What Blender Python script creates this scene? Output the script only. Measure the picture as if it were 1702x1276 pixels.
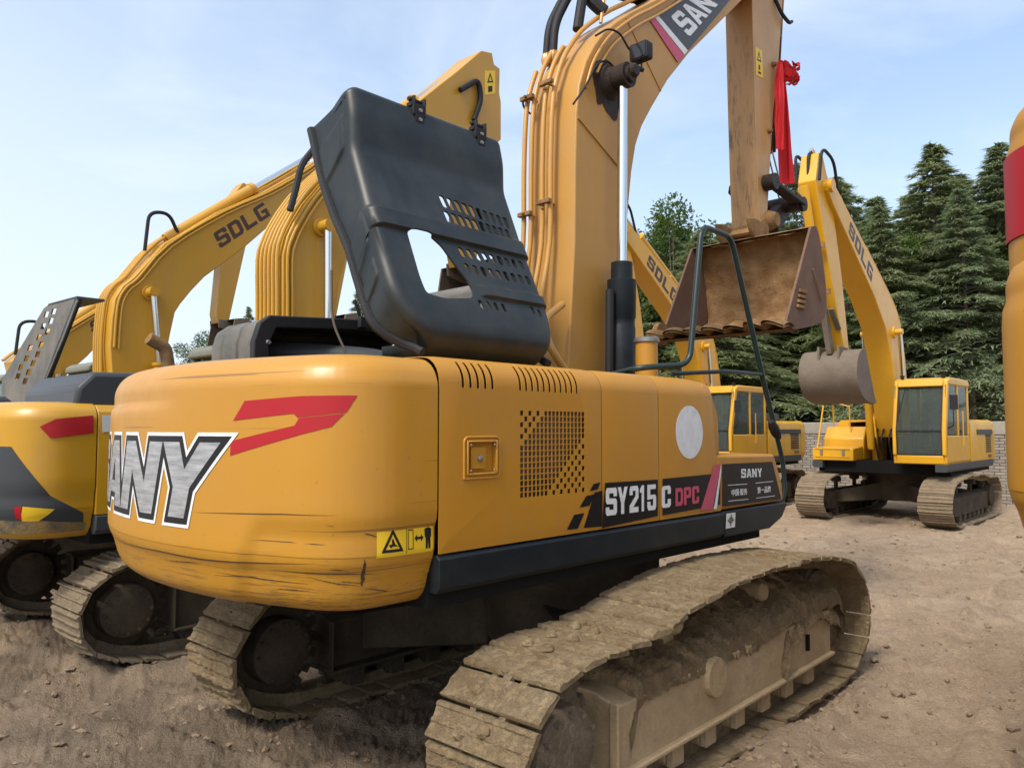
import bpy, bmesh, math, random
from mathutils import Vector, Matrix, noise
R=math.radians
for o in list(bpy.data.objects): bpy.data.objects.remove(o)
SC=bpy.context.scene
COL=SC.collection
# ---------------------------------------------------------------- camera
CH,PIT,FPX=1.94,0.0578,1278.0
cam=bpy.data.cameras.new('camera'); camo=bpy.data.objects.new('camera',cam); COL.objects.link(camo)
cam.sensor_width=36; cam.lens=FPX/1702*36; cam.clip_start=.05; cam.clip_end=3000
camo.location=(0,0,CH); camo.rotation_euler=(R(90)+PIT,0,0); SC.camera=camo
# ---------------------------------------------------------------- world and sun
SUN_EL,SUN_AZ=R(50),R(-142)      # azimuth clockwise from +Y
W=bpy.data.worlds.new('World'); SC.world=W; W.use_nodes=True
nt=W.node_tree; N=nt.nodes; L=nt.links
bg=N['Background']; bg.inputs['Strength'].default_value=.15
sky=N.new('ShaderNodeTexSky'); sky.sky_type='NISHITA'; sky.sun_disc=False; sky.sun_elevation=SUN_EL; sky.sun_rotation=SUN_AZ
sky.air_density=1.2; sky.dust_density=3.0; sky.ozone_density=1.2
tc=N.new('ShaderNodeTexCoord'); mp=N.new('ShaderNodeMapping'); mp.inputs['Scale'].default_value=(1,1,2.6); mp.inputs['Location'].default_value=(.3,.2,0)
nz=N.new('ShaderNodeTexNoise'); nz.inputs['Scale'].default_value=2.1; nz.inputs['Detail'].default_value=7; nz.inputs['Roughness'].default_value=.55; nz.inputs['Distortion'].default_value=.4
rp=N.new('ShaderNodeMapRange'); rp.inputs['From Min'].default_value=.40; rp.inputs['From Max'].default_value=.68; rp.inputs['To Min'].default_value=.16; rp.inputs['To Max'].default_value=.80
# haze is denser low down and towards the sun's side
sp=N.new('ShaderNodeSeparateXYZ'); L.new(tc.outputs['Generated'],sp.inputs[0])
hz=N.new('ShaderNodeMapRange'); hz.inputs['From Min'].default_value=.0; hz.inputs['From Max'].default_value=.5; hz.inputs['To Min'].default_value=.62; hz.inputs['To Max'].default_value=.0
L.new(sp.outputs['Z'],hz.inputs['Value'])
hx=N.new('ShaderNodeMapRange'); hx.inputs['From Min'].default_value=-.65; hx.inputs['From Max'].default_value=.25; hx.inputs['To Min'].default_value=.5; hx.inputs['To Max'].default_value=0
L.new(sp.outputs['X'],hx.inputs['Value'])
a1=N.new('ShaderNodeMath'); a1.operation='ADD'; L.new(hz.outputs[0],a1.inputs[0]); L.new(hx.outputs[0],a1.inputs[1])
a2=N.new('ShaderNodeMath'); a2.operation='MAXIMUM'; a2.use_clamp=True; L.new(a1.outputs[0],a2.inputs[0]); L.new(rp.outputs[0],a2.inputs[1])
a3=N.new('ShaderNodeMath'); a3.operation='MINIMUM'; L.new(a2.outputs[0],a3.inputs[0]); a3.inputs[1].default_value=.88
mx=N.new('ShaderNodeMix'); mx.data_type='RGBA'
L.new(tc.outputs['Generated'],mp.inputs[0]); L.new(mp.outputs[0],nz.inputs['Vector']); L.new(nz.outputs[0],rp.inputs['Value'])
L.new(a3.outputs[0],mx.inputs['Factor']); L.new(sky.outputs[0],mx.inputs['A']); mx.inputs['B'].default_value=(3.45,3.9,4.55,1)
L.new(mx.outputs['Result'],bg.inputs['Color'])
sl=bpy.data.lights.new('sun','SUN'); so=bpy.data.objects.new('sun',sl); COL.objects.link(so)
sl.energy=2.0; sl.angle=R(14); sl.color=(1,.94,.84)
sd=Vector((math.sin(SUN_AZ)*math.cos(SUN_EL),math.cos(SUN_AZ)*math.cos(SUN_EL),math.sin(SUN_EL)))
so.rotation_euler=sd.to_track_quat('Z','Y').to_euler()
SC.view_settings.view_transform='Standard'; SC.view_settings.look='None'; SC.view_settings.exposure=.8; SC.view_settings.gamma=1
SC.render.engine='CYCLES'
# ---------------------------------------------------------------- measuring helpers
def ray(px,py):
    f=Vector((0,math.cos(PIT),math.sin(PIT))); u=Vector((0,-math.sin(PIT),math.cos(PIT)))
    return f+Vector((1,0,0))*((px-851)/FPX)+u*((638-py)/FPX)
class Frame:
    "a machine's own axes: x to its right, y ahead, z up"
    def __init__(s,cx,cy,th):
        s.c=Vector((cx,cy,0)); s.th=th; s.sn,s.cs=math.sin(th),math.cos(th)
        s.o=s.lo(Vector((0,0,CH)),1)
    def lo(s,p,w=0):
        d=p-s.c if w else p
        return Vector((d.x*s.cs-d.y*s.sn, d.x*s.sn+d.y*s.cs, d.z))
    def wo(s,p): return Vector((s.c.x+p[1]*s.sn+p[0]*s.cs, s.c.y+p[1]*s.cs-p[0]*s.sn, p[2]))
    def x(s,px,py,v):            # on the plane x=v -> (y,z)
        d=s.lo(ray(px,py)); t=(v-s.o.x)/d.x; p=s.o+d*t; return (p.y,p.z)
    def y(s,px,py,u):            # on the plane y=u -> (x,z)
        d=s.lo(ray(px,py)); t=(u-s.o.y)/d.y; p=s.o+d*t; return (p.x,p.z)
    def z(s,px,py,h):
        d=s.lo(ray(px,py)); t=(h-s.o.z)/d.z; p=s.o+d*t; return (p.x,p.y)
    def xs(s,pts,v): return [s.x(a,b,v) for a,b in pts]
# ---------------------------------------------------------------- mesh helpers
class MB:
    def __init__(s,M=None): s.v=[]; s.f=[]; s.M=M
    def add(s,vs,fs):
        b=len(s.v); s.v+= [tuple(s.M@Vector(p)) if s.M else tuple(p) for p in vs]; s.f+=[tuple(b+i for i in f) for f in fs]; return s
    def prism(s,A,B):
        n=len(A); s.add(list(A)+list(B),[tuple(range(n))[::-1],tuple(range(n,2*n))]+[(i,(i+1)%n,n+(i+1)%n,n+i) for i in range(n)]); return s
    def ex(s,yz,x0,x1): return s.prism([(x0,y,z) for y,z in yz],[(x1,y,z) for y,z in yz])      # profile in y,z
    def ey(s,xz,y0,y1): return s.prism([(x,y0,z) for x,z in xz],[(x,y1,z) for x,z in xz])
    def ez(s,xy,z0,z1): return s.prism([(x,y,z0) for x,y in xy],[(x,y,z1) for x,y in xy])
    def box(s,x0,x1,y0,y1,z0,z1): return s.ez([(x0,y0),(x1,y0),(x1,y1),(x0,y1)],z0,z1)
    def beam(s,a,b,w,h,up=(0,0,1)):
        a,b=Vector(a),Vector(b); d=(b-a).normalized(); r=d.cross(Vector(up)).normalized(); q=r.cross(d)
        P=lambda c:[c+r*i*w/2+q*j*h/2 for i,j in((-1,-1),(1,-1),(1,1),(-1,1))]
        return s.prism(P(a),P(b))
    def tube(s,path,r,n=10,sm=0,cap=True):
        P=[Vector(p) for p in path]
        if sm: P=smooth(P,sm)
        rr=r if isinstance(r,(list,tuple)) else [r]*len(P)
        if len(rr)!=len(P): rr=[r[0]]*len(P)
        T=[]
        for i in range(len(P)):
            T.append((P[min(i+1,len(P)-1)]-P[max(i-1,0)]).normalized())
        up=Vector((0,0,1)) if abs(T[0].z)<.9 else Vector((1,0,0))
        x=T[0].cross(up).normalized(); vs=[];fs=[]
        for i,p in enumerate(P):
            x=(x-T[i]*x.dot(T[i])).normalized(); y=T[i].cross(x)
            for k in range(n):
                a=2*math.pi*k/n; vs.append(p+(x*math.cos(a)+y*math.sin(a))*rr[i])
        for i in range(len(P)-1):
            for k in range(n): fs.append((i*n+k,i*n+(k+1)%n,(i+1)*n+(k+1)%n,(i+1)*n+k))
        if cap: fs+= [tuple(range(n))[::-1],tuple((len(P)-1)*n+k for k in range(n))]
        return s.add(vs,fs)
    def rod(s,a,b,r,n=20): return s.tube([a,b],r,n)
    def lathe(s,a,b,prof,n=24):      # prof: (distance along a->b as a fraction, radius)
        a,b=Vector(a),Vector(b); d=(b-a); t=d.normalized(); up=Vector((0,0,1)) if abs(t.z)<.9 else Vector((1,0,0))
        x=t.cross(up).normalized(); y=t.cross(x); vs=[];fs=[]
        for q,r in prof:
            for k in range(n):
                an=2*math.pi*k/n; vs.append(a+d*q+(x*math.cos(an)+y*math.sin(an))*r)
        m=len(prof)
        for i in range(m-1):
            for k in range(n): fs.append((i*n+k,i*n+(k+1)%n,(i+1)*n+(k+1)%n,(i+1)*n+k))
        fs+=[tuple(range(n))[::-1],tuple((m-1)*n+k for k in range(n))]
        return s.add(vs,fs)
    def grid(s,fn,nu,nv,closed=False):
        vs=[fn(i/nu,j/nv) for i in range(nu+1) for j in range(nv+1)]
        fs=[(i*(nv+1)+j,(i+1)*(nv+1)+j,(i+1)*(nv+1)+j+1,i*(nv+1)+j+1) for i in range(nu) for j in range(nv)]
        return s.add(vs,fs)
    def obj(s,name,m,parent=None,bevel=0,smooth=True,seg=2,loc=None,ang=35):
        me=bpy.data.meshes.new(name); me.from_pydata(s.v,[],s.f); me.update()
        bm=bmesh.new(); bm.from_mesh(me); bmesh.ops.recalc_face_normals(bm,faces=bm.faces)
        if smooth:
            for f in bm.faces: f.smooth=True
            for e in bm.edges:
                if len(e.link_faces)==2 and e.calc_face_angle(0)>R(ang): e.smooth=False
        bm.to_mesh(me); bm.free()
        return link(name,me,m,parent,bevel,seg)
def link(name,me,m,parent=None,bevel=0,seg=2):
    o=bpy.data.objects.new(name,me); COL.objects.link(o)
    if m: me.materials.append(m)
    if parent: o.parent=parent
    if bevel:
        b=o.modifiers.new('bevel','BEVEL'); b.width=bevel; b.segments=seg; b.limit_method='ANGLE'; b.angle_limit=R(30); b.harden_normals=False
    return o
def smooth(P,k):
    out=[]
    for i in range(len(P)-1):
        p0=P[max(i-1,0)];p1=P[i];p2=P[i+1];p3=P[min(i+2,len(P)-1)]
        for j in range(k):
            t=j/k; out.append(.5*((2*p1)+(p2-p0)*t+(2*p0-5*p1+4*p2-p3)*t*t+(3*p1-p0-3*p2+p3)*t*t*t))
    out.append(P[-1]); return out
def bend(P,r,n=5):
    "polyline with its corners rounded at radius about r"
    P=[Vector(p) for p in P]; out=[P[0]]
    for i in range(1,len(P)-1):
        a,b=P[i-1]-P[i],P[i+1]-P[i]; q=min(r,a.length*.45,b.length*.45); a=P[i]+a.normalized()*q; b=P[i]+b.normalized()*q
        for j in range(n+1):
            t=j/n; out.append(a*(1-t)**2+P[i]*2*t*(1-t)+b*t*t)
    out.append(P[-1]); return out
def rnd2(P,r,n=4):
    "closed 2D polygon with rounded corners"
    P=[Vector((a[0],a[1])) for a in P]; out=[]; m=len(P)
    for i in range(m):
        a,b=P[i-1]-P[i],P[(i+1)%m]-P[i]; q=min(r,a.length*.48,b.length*.48); a=P[i]+a.normalized()*q; b=P[i]+b.normalized()*q
        for j in range(n+1):
            t=j/n; c=a*(1-t)**2+P[i]*2*t*(1-t)+b*t*t; out.append((c.x,c.y))
    return out
def plate(name,loops,m,parent,mp,th=.004,step=0,sx=None,sy=None):
    "fill closed 2D loops (inner ones are holes), cut it finely and carry it onto a surface mp(x,y,d)"
    cu=bpy.data.curves.new('c','CURVE'); cu.dimensions='2D'; cu.fill_mode='BOTH'; cu.extrude=th/2 if th else 0
    for lp in loops:
        s=cu.splines.new('POLY'); s.points.add(len(lp)-1)
        for p,q in zip(s.points,lp): p.co=(q[0],q[1],0,1)
        s.use_cyclic_u=True
    t=bpy.data.objects.new('c',cu); me=bpy.data.meshes.new_from_object(t); bpy.data.objects.remove(t); bpy.data.curves.remove(cu)
    return carry(name,me,m,parent,mp,th,step,sx,sy)
def carry(name,me,m,parent,mp,th,step,sx=None,sy=None):
    bm=bmesh.new(); bm.from_mesh(me); me.materials.clear()
    bmesh.ops.remove_doubles(bm,verts=bm.verts,dist=1e-6)
    if step or sx or sy:
        xs=[v.co.x for v in bm.verts]; ys=[v.co.y for v in bm.verts]
        X=sx if sx is not None else [min(xs)+step*i for i in range(1,int((max(xs)-min(xs))/step)+1)]
        Y=sy if sy is not None else [min(ys)+step*i for i in range(1,int((max(ys)-min(ys))/step)+1)]
        for c in X: bmesh.ops.bisect_plane(bm,geom=bm.verts[:]+bm.edges[:]+bm.faces[:],plane_co=(c,0,0),plane_no=(1,0,0))
        for c in Y: bmesh.ops.bisect_plane(bm,geom=bm.verts[:]+bm.edges[:]+bm.faces[:],plane_co=(0,c,0),plane_no=(0,1,0))
    for v in bm.verts: v.co=Vector(mp(v.co.x,v.co.y,v.co.z+th/2))
    bmesh.ops.recalc_face_normals(bm,faces=bm.faces)
    for f in bm.faces: f.smooth=True
    for e in bm.edges:
        if len(e.link_faces)==2 and e.calc_face_angle(0)>R(40): e.smooth=False
    bm.to_mesh(me); bm.free(); me.name=name
    return link(name,me,m,parent)
def quadmap(q,n):
    "unit square -> four 3D corners (a b c d counter-clockwise from lower left), lifted along n"
    a,b,c,d=[Vector(p) for p in q]; n=Vector(n)
    return lambda x,y,h:(a*(1-x)+b*x)*(1-y)+(d*(1-x)+c*x)*y+n*h
# block letters on a unit square
GL={
'S':[[(.1,0),(0,.1),(0,.3),(.3,.3),(.3,.2),(.7,.2),(.7,.4),(.1,.42),(0,.52),(0,.9),(.1,1),(.9,1),(1,.9),(1,.68),(.7,.68),(.7,.8),(.3,.8),(.3,.62),(.9,.6),(1,.5),(1,.1),(.9,0)]],
'A':[[(0,0),(.33,1),(.67,1),(1,0),(.71,0),(.66,.2),(.34,.2),(.29,0)],[(.4,.38),(.6,.38),(.5,.74)]],
'N':[[(0,0),(0,1),(.3,1),(.7,.42),(.7,1),(1,1),(1,0),(.7,0),(.3,.58),(.3,0)]],
'Y':[[(.35,0),(.35,.4),(0,1),(.32,1),(.5,.64),(.68,1),(1,1),(.65,.4),(.65,0)]],
'D':[[(0,0),(0,1),(.8,1),(1,.82),(1,.18),(.8,0)],[(.3,.22),(.66,.22),(.7,.3),(.7,.7),(.66,.78),(.3,.78)]],
'L':[[(0,0),(0,1),(.3,1),(.3,.24),(1,.24),(1,0)]],
'G':[[(.1,0),(0,.1),(0,.9),(.1,1),(1,1),(1,.78),(.3,.78),(.3,.22),(.72,.22),(.72,.38),(.48,.38),(.48,.58),(1,.58),(1,0)]],
'1':[[(.35,0),(.35,.72),(.08,.72),(.08,.84),(.4,1),(.7,1),(.7,0)]],
'2':[[(0,0),(0,.26),(.68,.62),(.68,.82),(.34,.82),(.34,.66),(0,.66),(0,.88),(.12,1),(.88,1),(1,.88),(1,.54),(.4,.2),(1,.2),(1,0)]],
'5':[[(.12,0),(0,.12),(0,.34),(.34,.34),(.34,.18),(.66,.18),(.66,.44),(0,.42),(0,1),(.95,1),(.95,.82),(.32,.82),(.32,.6),(.88,.6),(1,.5),(1,.12),(.88,0)]],
'C':[[(.14,0),(0,.12),(0,.88),(.14,1),(.86,1),(1,.88),(1,.62),(.66,.62),(.66,.82),(.34,.82),(.34,.18),(.66,.18),(.66,.38),(1,.38),(1,.12),(.86,0)]],
'P':[[(0,0),(0,1),(.86,1),(1,.88),(1,.5),(.86,.38),(.34,.38),(.34,0)],[(.34,.56),(.66,.56),(.66,.82),(.34,.82)]]}
def word(t,gap=.12,wide=None):
    "loops of a word filling the unit square"
    w=[(wide or {}).get(c,1) for c in t]; tot=sum(w)+gap*(len(t)-1); x=0; out=[]
    for c,k in zip(t,w):
        if c!=' ':
            for lp in GL[c]: out.append([((x+a*k)/tot,b) for a,b in lp])
        x+=k+gap
    return out
def sub(lps,x0,x1,y0,y1): return [[(x0+(x1-x0)*a,y0+(y1-y0)*b) for a,b in l] for l in lps]
# ---------------------------------------------------------------- naming
def tag(o,label=None,cat=None,group=None,kind=None):
    for k,v in (('label',label),('category',cat),('group',group),('kind',kind)):
        if v: o[k]=v
    return o
def thing(name,label,cat,loc=(0,0,0),rz=0,group=None):
    o=bpy.data.objects.new(name,None); COL.objects.link(o); o.location=loc; o.rotation_euler=(0,0,rz); o.empty_display_size=.2
    return tag(o,label,cat,group)
def copy_tree(o,parent=None):
    c=o.copy(); COL.objects.link(c); c.parent=parent
    for ch in [k for k in COL.objects if k.parent==o]: copy_tree(ch,c)
    return c
# ---------------------------------------------------------------- materials
def mat(name,col,rough=.5,metal=0,spec=.5):
    m=bpy.data.materials.new(name); m.use_nodes=True; b=m.node_tree.nodes['Principled BSDF']
    b.inputs['Base Color'].default_value=(*col,1); b.inputs['Roughness'].default_value=rough; b.inputs['Metallic'].default_value=metal
    b.inputs['Specular IOR Level'].default_value=spec
    return m
def nnoise(m,scale,detail=4,rough=.55,sc=(1,1,1),lo=.4,hi=.6,tex='Object'):
    n=m.node_tree.nodes; l=m.node_tree.links
    t=n.new('ShaderNodeTexCoord'); mp=n.new('ShaderNodeMapping'); mp.inputs['Scale'].default_value=sc
    z=n.new('ShaderNodeTexNoise'); z.inputs['Scale'].default_value=scale; z.inputs['Detail'].default_value=detail; z.inputs['Roughness'].default_value=rough
    r=n.new('ShaderNodeMapRange'); r.inputs['From Min'].default_value=lo; r.inputs['From Max'].default_value=hi
    l.new(t.outputs[tex],mp.inputs[0]); l.new(mp.outputs[0],z.inputs['Vector']); l.new(z.outputs[0],r.inputs['Value'])
    return r.outputs[0]
def mul(m,a,b,op='MULTIPLY'):
    n=m.node_tree.nodes.new('ShaderNodeMath'); n.operation=op; n.use_clamp=True
    for i,q in enumerate((a,b)):
        if isinstance(q,(int,float)): n.inputs[i].default_value=q
        else: m.node_tree.links.new(q,n.inputs[i])
    return n.outputs[0]
def mixc(m,fac,a,b):
    n=m.node_tree.nodes.new('ShaderNodeMix'); n.data_type='RGBA'; l=m.node_tree.links
    if isinstance(fac,(int,float)): n.inputs['Factor'].default_value=fac
    else: l.new(fac,n.inputs['Factor'])
    for k,q in (('A',a),('B',b)):
        if isinstance(q,tuple): n.inputs[k].default_value=(*q,1)
        else: l.new(q,n.inputs[k])
    return n.outputs['Result']
def setin(m,k,s): m.node_tree.links.new(s,m.node_tree.nodes['Principled BSDF'].inputs[k])
def bump(m,s,st=.3,d=.01):
    b=m.node_tree.nodes.new('ShaderNodeBump'); b.inputs['Strength'].default_value=st; b.inputs['Distance'].default_value=d
    m.node_tree.links.new(s,b.inputs['Height']); setin(m,'Normal',b.outputs[0])
def zmask(m,z0,z1,tex='Object',axis='Z'):
    n=m.node_tree.nodes; l=m.node_tree.links; t=n.new('ShaderNodeTexCoord'); s=n.new('ShaderNodeSeparateXYZ'); r=n.new('ShaderNodeMapRange')
    l.new(t.outputs[tex],s.inputs[0]); l.new(s.outputs[axis],r.inputs['Value']); r.inputs['From Min'].default_value=z0; r.inputs['From Max'].default_value=z1
    return r.outputs[0]
def paint(name,col,rough=.42,dust=(.33,.24,.14),amt=.35,scale=2.2,streak=.25,coat=.25):
    m=mat(name,col,rough)
    a=nnoise(m,scale,8,.65,lo=.45,hi=.85); b=nnoise(m,9,6,.7,(1,1,.12),.5,.85); c=nnoise(m,1.1,3,.5,lo=.3,hi=.7)
    base=mixc(m,mul(m,c,.35),col,tuple(x*.86 for x in col))
    base=mixc(m,mul(m,a,amt),base,dust); base=mixc(m,mul(m,b,streak),base,tuple(x*.75 for x in dust))
    sp=nnoise(m,55,3,.6,lo=.70,hi=.74); base=mixc(m,mul(m,sp,.6),base,(.08,.05,.03))
    setin(m,'Base Color',base)
    r=m.node_tree.nodes.new('ShaderNodeMapRange'); m.node_tree.links.new(a,r.inputs['Value']); r.inputs['To Min'].default_value=rough; r.inputs['To Max'].default_value=min(1,rough+.3)
    setin(m,'Roughness',r.outputs[0]); bump(m,nnoise(m,3,4,lo=0,hi=1),.12,.02)
    m.node_tree.nodes['Principled BSDF'].inputs['Coat Weight'].default_value=coat
    m.node_tree.nodes['Principled BSDF'].inputs['Coat Roughness'].default_value=.25
    return m
def muddy(name,c1,c2,c3,scale=5,bs=.9,bd=.03,rough=.95):
    m=mat(name,c1,rough,spec=.15)
    a=nnoise(m,scale,10,.65,lo=.35,hi=.65); b=nnoise(m,scale*4,8,.7,lo=.45,hi=.7); c=nnoise(m,scale*14,5,.7,lo=.3,hi=.7)
    base=mixc(m,a,c1,c2); base=mixc(m,mul(m,b,.6),base,c3); base=mixc(m,mul(m,c,.35),base,tuple(x*.55 for x in c1)); setin(m,'Base Color',base)
    h=mul(m,mul(m,c,.35),mul(m,b,.6),'ADD'); bump(m,h,bs,bd); return m
M={}
M['sany']=paint('sany_yellow',(.475,.218,.014),.45,amt=.18,dust=(.30,.19,.09),streak=.1,coat=.12)
M['sanyboom']=paint('faded_yellow',(.46,.235,.042),.48,amt=.3,streak=.25,coat=.1)
M['sdlg']=paint('sdlg_yellow',(.52,.27,.010),.4,amt=.2)
M['sdlgfar']=paint('bright_yellow',(.66,.34,.008),.38,amt=.14,streak=.12)
M['pipe']=paint('pipe_yellow',(.50,.25,.04),.45,amt=.3,scale=5)
M['black']=mat('black_plastic',(.022,.027,.029),.42)
setin(M['black'],'Base Color',mixc(M['black'],mul(M['black'],nnoise(M['black'],2.4,8,.65,lo=.4,hi=.8),.32),(.013,.018,.020),(.11,.11,.095)))
bump(M['black'],nnoise(M['black'],160,2,lo=0,hi=1),.12,.002)
M['navy']=mat('navy_paint',(.010,.015,.020),.45)
setin(M['navy'],'Base Color',mixc(M['navy'],mul(M['navy'],nnoise(M['navy'],4,8,.7,lo=.45,hi=.8),.35),(.009,.014,.018),(.06,.052,.042)))
M['tubeblack']=mat('black_green_tube',(.018,.032,.030),.35)
M['dark']=mat('dark_interior',(.012,.012,.012),.8)
M['rubber']=mat('rubber_hose',(.02,.02,.022),.6)
M['grey']=mat('grey_cover',(.10,.10,.09),.6)
setin(M['grey'],'Base Color',mixc(M['grey'],nnoise(M['grey'],3,8,.7,lo=.35,hi=.75),(.085,.088,.082),(.19,.17,.14)))
M['greydark']=mat('dark_grey_cover',(.05,.055,.06),.45)
M['chrome']=mat('chrome_rod',(.72,.72,.70),.12,1)
M['steel']=mat('bare_steel',(.30,.28,.26),.45,.8)
M['grease']=muddy('grease',(.03,.022,.018),(.06,.04,.03),(.02,.015,.012),12,.6,.01,.45)
M['mud']=muddy('dried_mud',(.42,.30,.165),(.60,.46,.28),(.22,.15,.085),7,1,.04)
M['mudshoe']=muddy('muddy_steel',(.30,.23,.15),(.42,.33,.22),(.16,.12,.08),9,1,.02)
M['mudpile']=muddy('packed_mud',(.40,.28,.15),(.54,.40,.23),(.20,.14,.075),9,1,.05)
M['frame']=muddy('mud_coated_frame',(.44,.32,.18),(.54,.41,.25),(.28,.20,.11),3,.5,.01,.85)
M['under']=muddy('dirty_shaded_undercarriage',(.06,.046,.034),(.13,.10,.065),(.03,.025,.02),3,.5,.01,.9)
M['rust']=muddy('rusty_bucket',(.24,.125,.05),(.42,.27,.13),(.10,.048,.025),5,.8,.012,.9)
M['rustside']=muddy('rusty_cheek',(.17,.10,.07),(.22,.14,.10),(.12,.065,.045),3,.4,.006,.8)
M['bucketgrey']=muddy('worn_bucket',(.17,.135,.10),(.22,.18,.14),(.12,.09,.07),3,.4,.008,.7)
M['arm']=paint('arm_yellow',(.50,.27,.075),.5,amt=.6,streak=.5)
M['white']=mat('white_vinyl',(.72,.72,.70),.5)
setin(M['white'],'Base Color',mixc(M['white'],nnoise(M['white'],14,8,.7,lo=.4,hi=.8),(.74,.76,.76),(.55,.56,.55)))
M['ink']=mat('black_vinyl',(.018,.018,.02),.4)
M['boomsign']=mat('slate_vinyl',(.07,.075,.085),.45)
M['bandblack']=mat('charcoal_vinyl',(.012,.011,.012),.4)
M['pink']=mat('pink_vinyl',(.50,.07,.13),.5)
M['red']=mat('red_vinyl',(.38,.004,.010),.5)
M['cloth']=mat('red_cloth',(.52,.006,.012),.75)
M['sticker']=mat('sticker_yellow',(.80,.52,.02),.45)
M['silver']=mat('silver_letters',(.42,.43,.44),.35,.4)
setin(M['silver'],'Base Color',mixc(M['silver'],nnoise(M['silver'],6,6,.7,(1,1,9),.35,.7),(.30,.31,.32),(.60,.61,.62)))
M['sdlgink']=mat('letter_ink',(.06,.03,.02),.5)
M['glass']=mat('cab_glass',(.40,.47,.43),.02); M['glass'].node_tree.nodes['Principled BSDF'].inputs['Transmission Weight'].default_value=.9; M['glass'].node_tree.nodes['Principled BSDF'].inputs['IOR'].default_value=1.12; M['lens']=mat('lamp_glass',(.02,.02,.02),.1)
M['clear']=mat('clear_glass',(.6,.75,.7),.02); M['clear'].node_tree.nodes['Principled BSDF'].inputs['Transmission Weight'].default_value=.9
M['scr']=mat('bare_scratch',(.06,.035,.02),.8)
M['paper']=mat('paper_label',(.6,.62,.6),.6)
M['green']=mat('olive_cab',(.16,.16,.12),.55)
M['mesh']=mat('radiator_fins',(.16,.12,.10),.6,.5)
for k,s in (('black',.36),('navy',.22),('bandblack',.15),('greydark',.25),('ink',.2),('boomsign',.25),('rubber',.25),('tubeblack',.35),('dark',.1),('grey',.25)): M[k].node_tree.nodes['Principled BSDF'].inputs['Specular IOR Level'].default_value=s
# counterweight paint: scraped along its lower edge
def cwpaint(name,col,z0,z1):
    m=paint(name,col,.4,amt=.14,streak=.08,coat=.15,dust=(.32,.20,.10))
    bs=m.node_tree.nodes['Principled BSDF']; base=bs.inputs['Base Color'].links[0].from_socket
    s1=nnoise(m,1.0,9,.74,(1.8,1.8,38),  .550,.572); s2=nnoise(m,1.0,7,.78,(9,9,110),.565,.59); gate=nnoise(m,2.2,4,.6,lo=.40,hi=.50); z=zmask(m,z1,z0)
    zz=mul(m,z,1.0); s=mul(m,mul(m,s1,zz),mul(m,s2,zz),'MAXIMUM')
    base=mixc(m,mul(m,mul(m,s,gate),.75),base,(.10,.05,.022)); p=mul(m,nnoise(m,3,8,.7,(1,1,5),.5,.62),zmask(m,z1-.15,z0)); base=mixc(m,mul(m,p,.35),base,(.46,.30,.12))
    s3=mul(m,nnoise(m,1.0,3,.5,(.35,.35,30),.665,.67),.6); base=mixc(m,s3,base,(.12,.06,.02))
    for k in list(bs.inputs['Base Color'].links): m.node_tree.links.remove(k)
    setin(m,'Base Color',base); return m
M['cw']=cwpaint('scraped_yellow',(.49,.232,.018),1.12,1.44)
# bright underside of raw wear on the arm plate
m=M['armplate']=paint('worn_arm_plate',(.42,.23,.08),.6,amt=.5,streak=.3)
bs=m.node_tree.nodes['Principled BSDF']; base=bs.inputs['Base Color'].links[0].from_socket; m.node_tree.links.remove(bs.inputs['Base Color'].links[0])
setin(m,'Base Color',mixc(m,mul(m,mul(m,nnoise(m,6,8,.75,(3.5,3.5,.5),.48,.60),nnoise(m,2.2,4,.6,lo=.40,hi=.6)),.9),base,(.11,.055,.02)))
def sst(a,b,x): t=max(0,min(1,(x-a)/(b-a))); return t*t*(3-2*t)
# ================================================================ tracks (shared by every excavator)
def trackpath(top=((-1.72,.88),(-1.05,.90),(-.5,.97),(.2,.99),(.9,.98),(1.6,.92)),zb=.04,L_=2.13,zc=.47):
    P=[(a,b) for a,b in top]
    P+=[(1.86,.84),(2.05,.68),(L_,zc),(2.06,.26),(1.86,.12),(1.5,zb)]
    P+=[(1.0,zb),(.3,zb),(-.4,zb),(-1.0,zb),(-1.5,zb)]+[(-1.86,.12),(-2.06,.26),(-L_,zc),(-2.05,.68),(-1.88,.82)]
    V=[Vector((0,a,b)) for a,b in P]; V=[V[-1]]+V+[V[0],V[1]]
    S=smooth(V,8)[8:-8]
    return S
def resample(S,pitch):
    cum=[0]
    for a,b in zip(S,S[1:]): cum.append(cum[-1]+(b-a).length)
    n=round(cum[-1]/pitch); out=[]; j=0
    for i in range(n):
        d=cum[-1]*i/n
        while cum[j+1]<d: j+=1
        t=(d-cum[j])/(cum[j+1]-cum[j]); out.append(S[j].lerp(S[j+1],t))
    return out
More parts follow.
